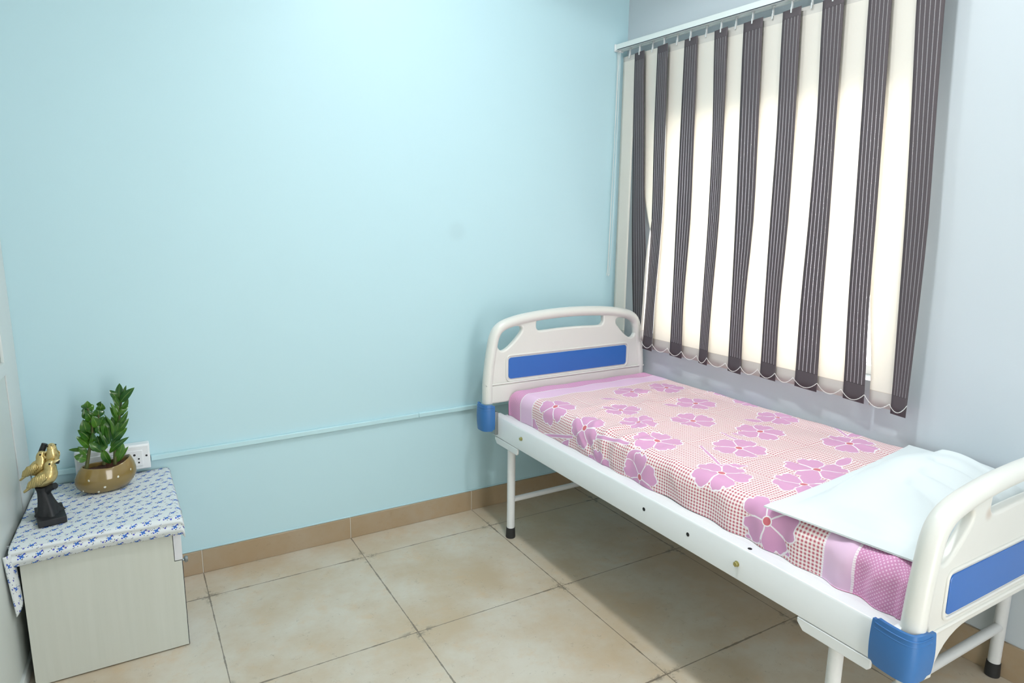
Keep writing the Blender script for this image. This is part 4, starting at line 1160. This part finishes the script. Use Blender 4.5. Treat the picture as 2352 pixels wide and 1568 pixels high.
FIG = thing('bird_figurine', 'three gold birds perched on a black tree stump on a square base', 'figurine', (FX, FY_, CT))
def rotz(a): return Matrix.Rotation(a, 4, 'Z')
# square base, slightly skewed to the cabinet
Mb = Matrix.Translation((FX, FY_, CT)) @ rotz(math.radians(9))
mb = MB(); mb.box(-.037, .037, -.066, .066, .0, .020, Mb)
obj('base', mb, M_black, FIG, bevel=.002)
# stump with roots
mb = MB(); n = 28; H_ = .090; vs = []; rows = 18
for j in range(rows + 1):
    t = j / rows; r = .010 * (1 - t) ** 2.5 + lerp(.0285, .0185, t) + (.004 * max(0, (t - .85) / .15))
    for i in range(n):
        a = 2 * pi * i / n
        rr = r * (1 + .07 * sin(5 * a + 2 * t) + .05 * sin(9 * a - 3 * t) + .34 * (1 - t) ** 6 * max(0, sin(4 * a + .6)))
        vs.append((FX - .003 - .010 * t + rr * cos(a) * .82, FY_ + rr * sin(a), CT + .018 + H_ * t))
fs = [(j * n + i, j * n + (i + 1) % n, (j + 1) * n + (i + 1) % n, (j + 1) * n + i) for j in range(rows) for i in range(n)]
fs.append(tuple(range(rows * n, rows * n + n))); mb.add(vs, fs)
obj('stump', mb, M_black, FIG, smooth=70)
zt_ = CT + .018 + H_
mb = MB()
mb.tube([(FX - .012, FY_, zt_ - .03), (FX + .006, FY_ - .012, zt_ - .004), (FX + .024, FY_ - .026, zt_ + .004)], [.014, .012, .010], 12)
mb.tube(catmull([(FX - .014, FY_ + .010, zt_ - .02), (FX - .022, FY_ + .026, zt_ + .04), (FX - .012, FY_ + .034, zt_ + .085), (FX + .004, FY_ + .038, zt_ + .124)], 6), .0085, 12)
mb.tube(catmull([(FX - .016, FY_ + .032, zt_ + .07), (FX + .008, FY_ + .024, zt_ + .070), (FX + .036, FY_ + .012, zt_ + .068)], 6), .0075, 12)
obj('branch', mb, M_black, FIG, smooth=70)
def bird(pos, heading, pitch, scale, head_turn=0, wing=True):
    """body spine from tail to beak, heading in degrees (0 = +x)"""
    Mt = Matrix.Translation(pos) @ rotz(math.radians(heading)) @ Matrix.Rotation(math.radians(-pitch), 4, 'Y') @ Matrix.Scale(scale, 4)
    spine = [(-.062, -.004, .0035, .0075), (-.050, -.002, .0045, .0095), (-.036, .0005, .007, .010), (-.024, .001, .0145, .0145), (-.010, .0, .0205, .0195), (.006, .001, .0225, .0215), (.018, .006, .0205, .019), (.026, .0145, .0160, .0155), (.031, .022, .0150, .0145), (.037, .027, .0138, .0132), (.0435, .028, .009, .009), (.0465, .0275, .004, .004)]
    P = catmull([(a, 0, b) for a, b, c, d in spine], 4); R1 = catmull([(c, d, 0) for a, b, c, d in spine], 4)
    mb = MB(); n = 20; vs = []
    for i, (p, r) in enumerate(zip(P, R1)):
        d = (P[min(i + 1, len(P) - 1)] - P[max(i - 1, 0)]).normalized(); up = Vector((-d.z, 0, d.x))
        for k in range(n):
            a = 2 * pi * k / n; vs.append(Mt @ (p + up * (r.x * sin(a)) + Vector((0, 1, 0)) * (r.y * cos(a))))
    m_ = len(P); fs = [(j * n + i, j * n + (i + 1) % n, (j + 1) * n + (i + 1) % n, (j + 1) * n + i) for j in range(m_ - 1) for i in range(n)]
    fs += [tuple(reversed(range(n))), tuple(range((m_ - 1) * n, m_ * n))]
    mb.add(vs, fs)
    b = obj('bird', mb, M_gold, FIG, smooth=180)
    R3 = Mt.to_3x3()
    for sy in (1, -1):
        w = MB(); nW = 12; vs = []
        # folded wing: leaf-shaped shell lying on the flank, three scalloped rows
        for j in range(nW + 1):
            t = j / nW; x = lerp(.016, -.046, t); hw = .0135 * (sin(pi * min(1, .12 + t * .86)) ** .7) + .0012 * sin(t * 18)
            for k in range(7):
                f = k / 6 * 2 - 1
                off = interp([(-.05, .009), (-.036, .0125), (-.024, .0165), (-.01, .0215), (.006, .0228), (.02, .0205)], x) + .0015 * (1 - f * f)
                vs.append(Mt @ Vector((x, sy * off * (1 - .10 * f * f), .004 + hw * f + .004 * (1 - t))))
        w.add(vs, [(j * 7 + k, j * 7 + k + 1, (j + 1) * 7 + k + 1, (j + 1) * 7 + k) for j in range(nW) for k in range(6)])
        wo = obj('wing', w, M_goldf, b, smooth=180)
        md = wo.modifiers.new('thick', 'SOLIDIFY'); md.thickness = .002; md.offset = 0
        e = MB(); e.ell(Mt @ Vector((.0385, sy * .0118, .030)), .0030 * scale, .0030 * scale, .0030 * scale, None, 10, 8); obj('eye', e, M_eye, b, smooth=180)
    k = MB(); k.tube([Mt @ Vector((.046, 0, .0275)), Mt @ Vector((.052, 0, .0268)), Mt @ Vector((.063, 0, .0255))], [.0050 * scale, .0036 * scale, .0006 * scale], 10)
    obj('beak', k, M_beak, b, smooth=180)
    return b
b1 = bird((FX - .020, FY_ + .022, zt_ + .054), -18, 32, 1.0); b1['label'] = 'gold bird at the upper left'
b2 = bird((FX + .020, FY_ + .016, zt_ + .082), -70, 38, .90); b2['label'] = 'gold bird at the upper right'
b3 = bird((FX - .002, FY_ - .008, zt_ + .026), -12, 29, 1.10); b3['label'] = 'gold bird sitting on the stump, in front'
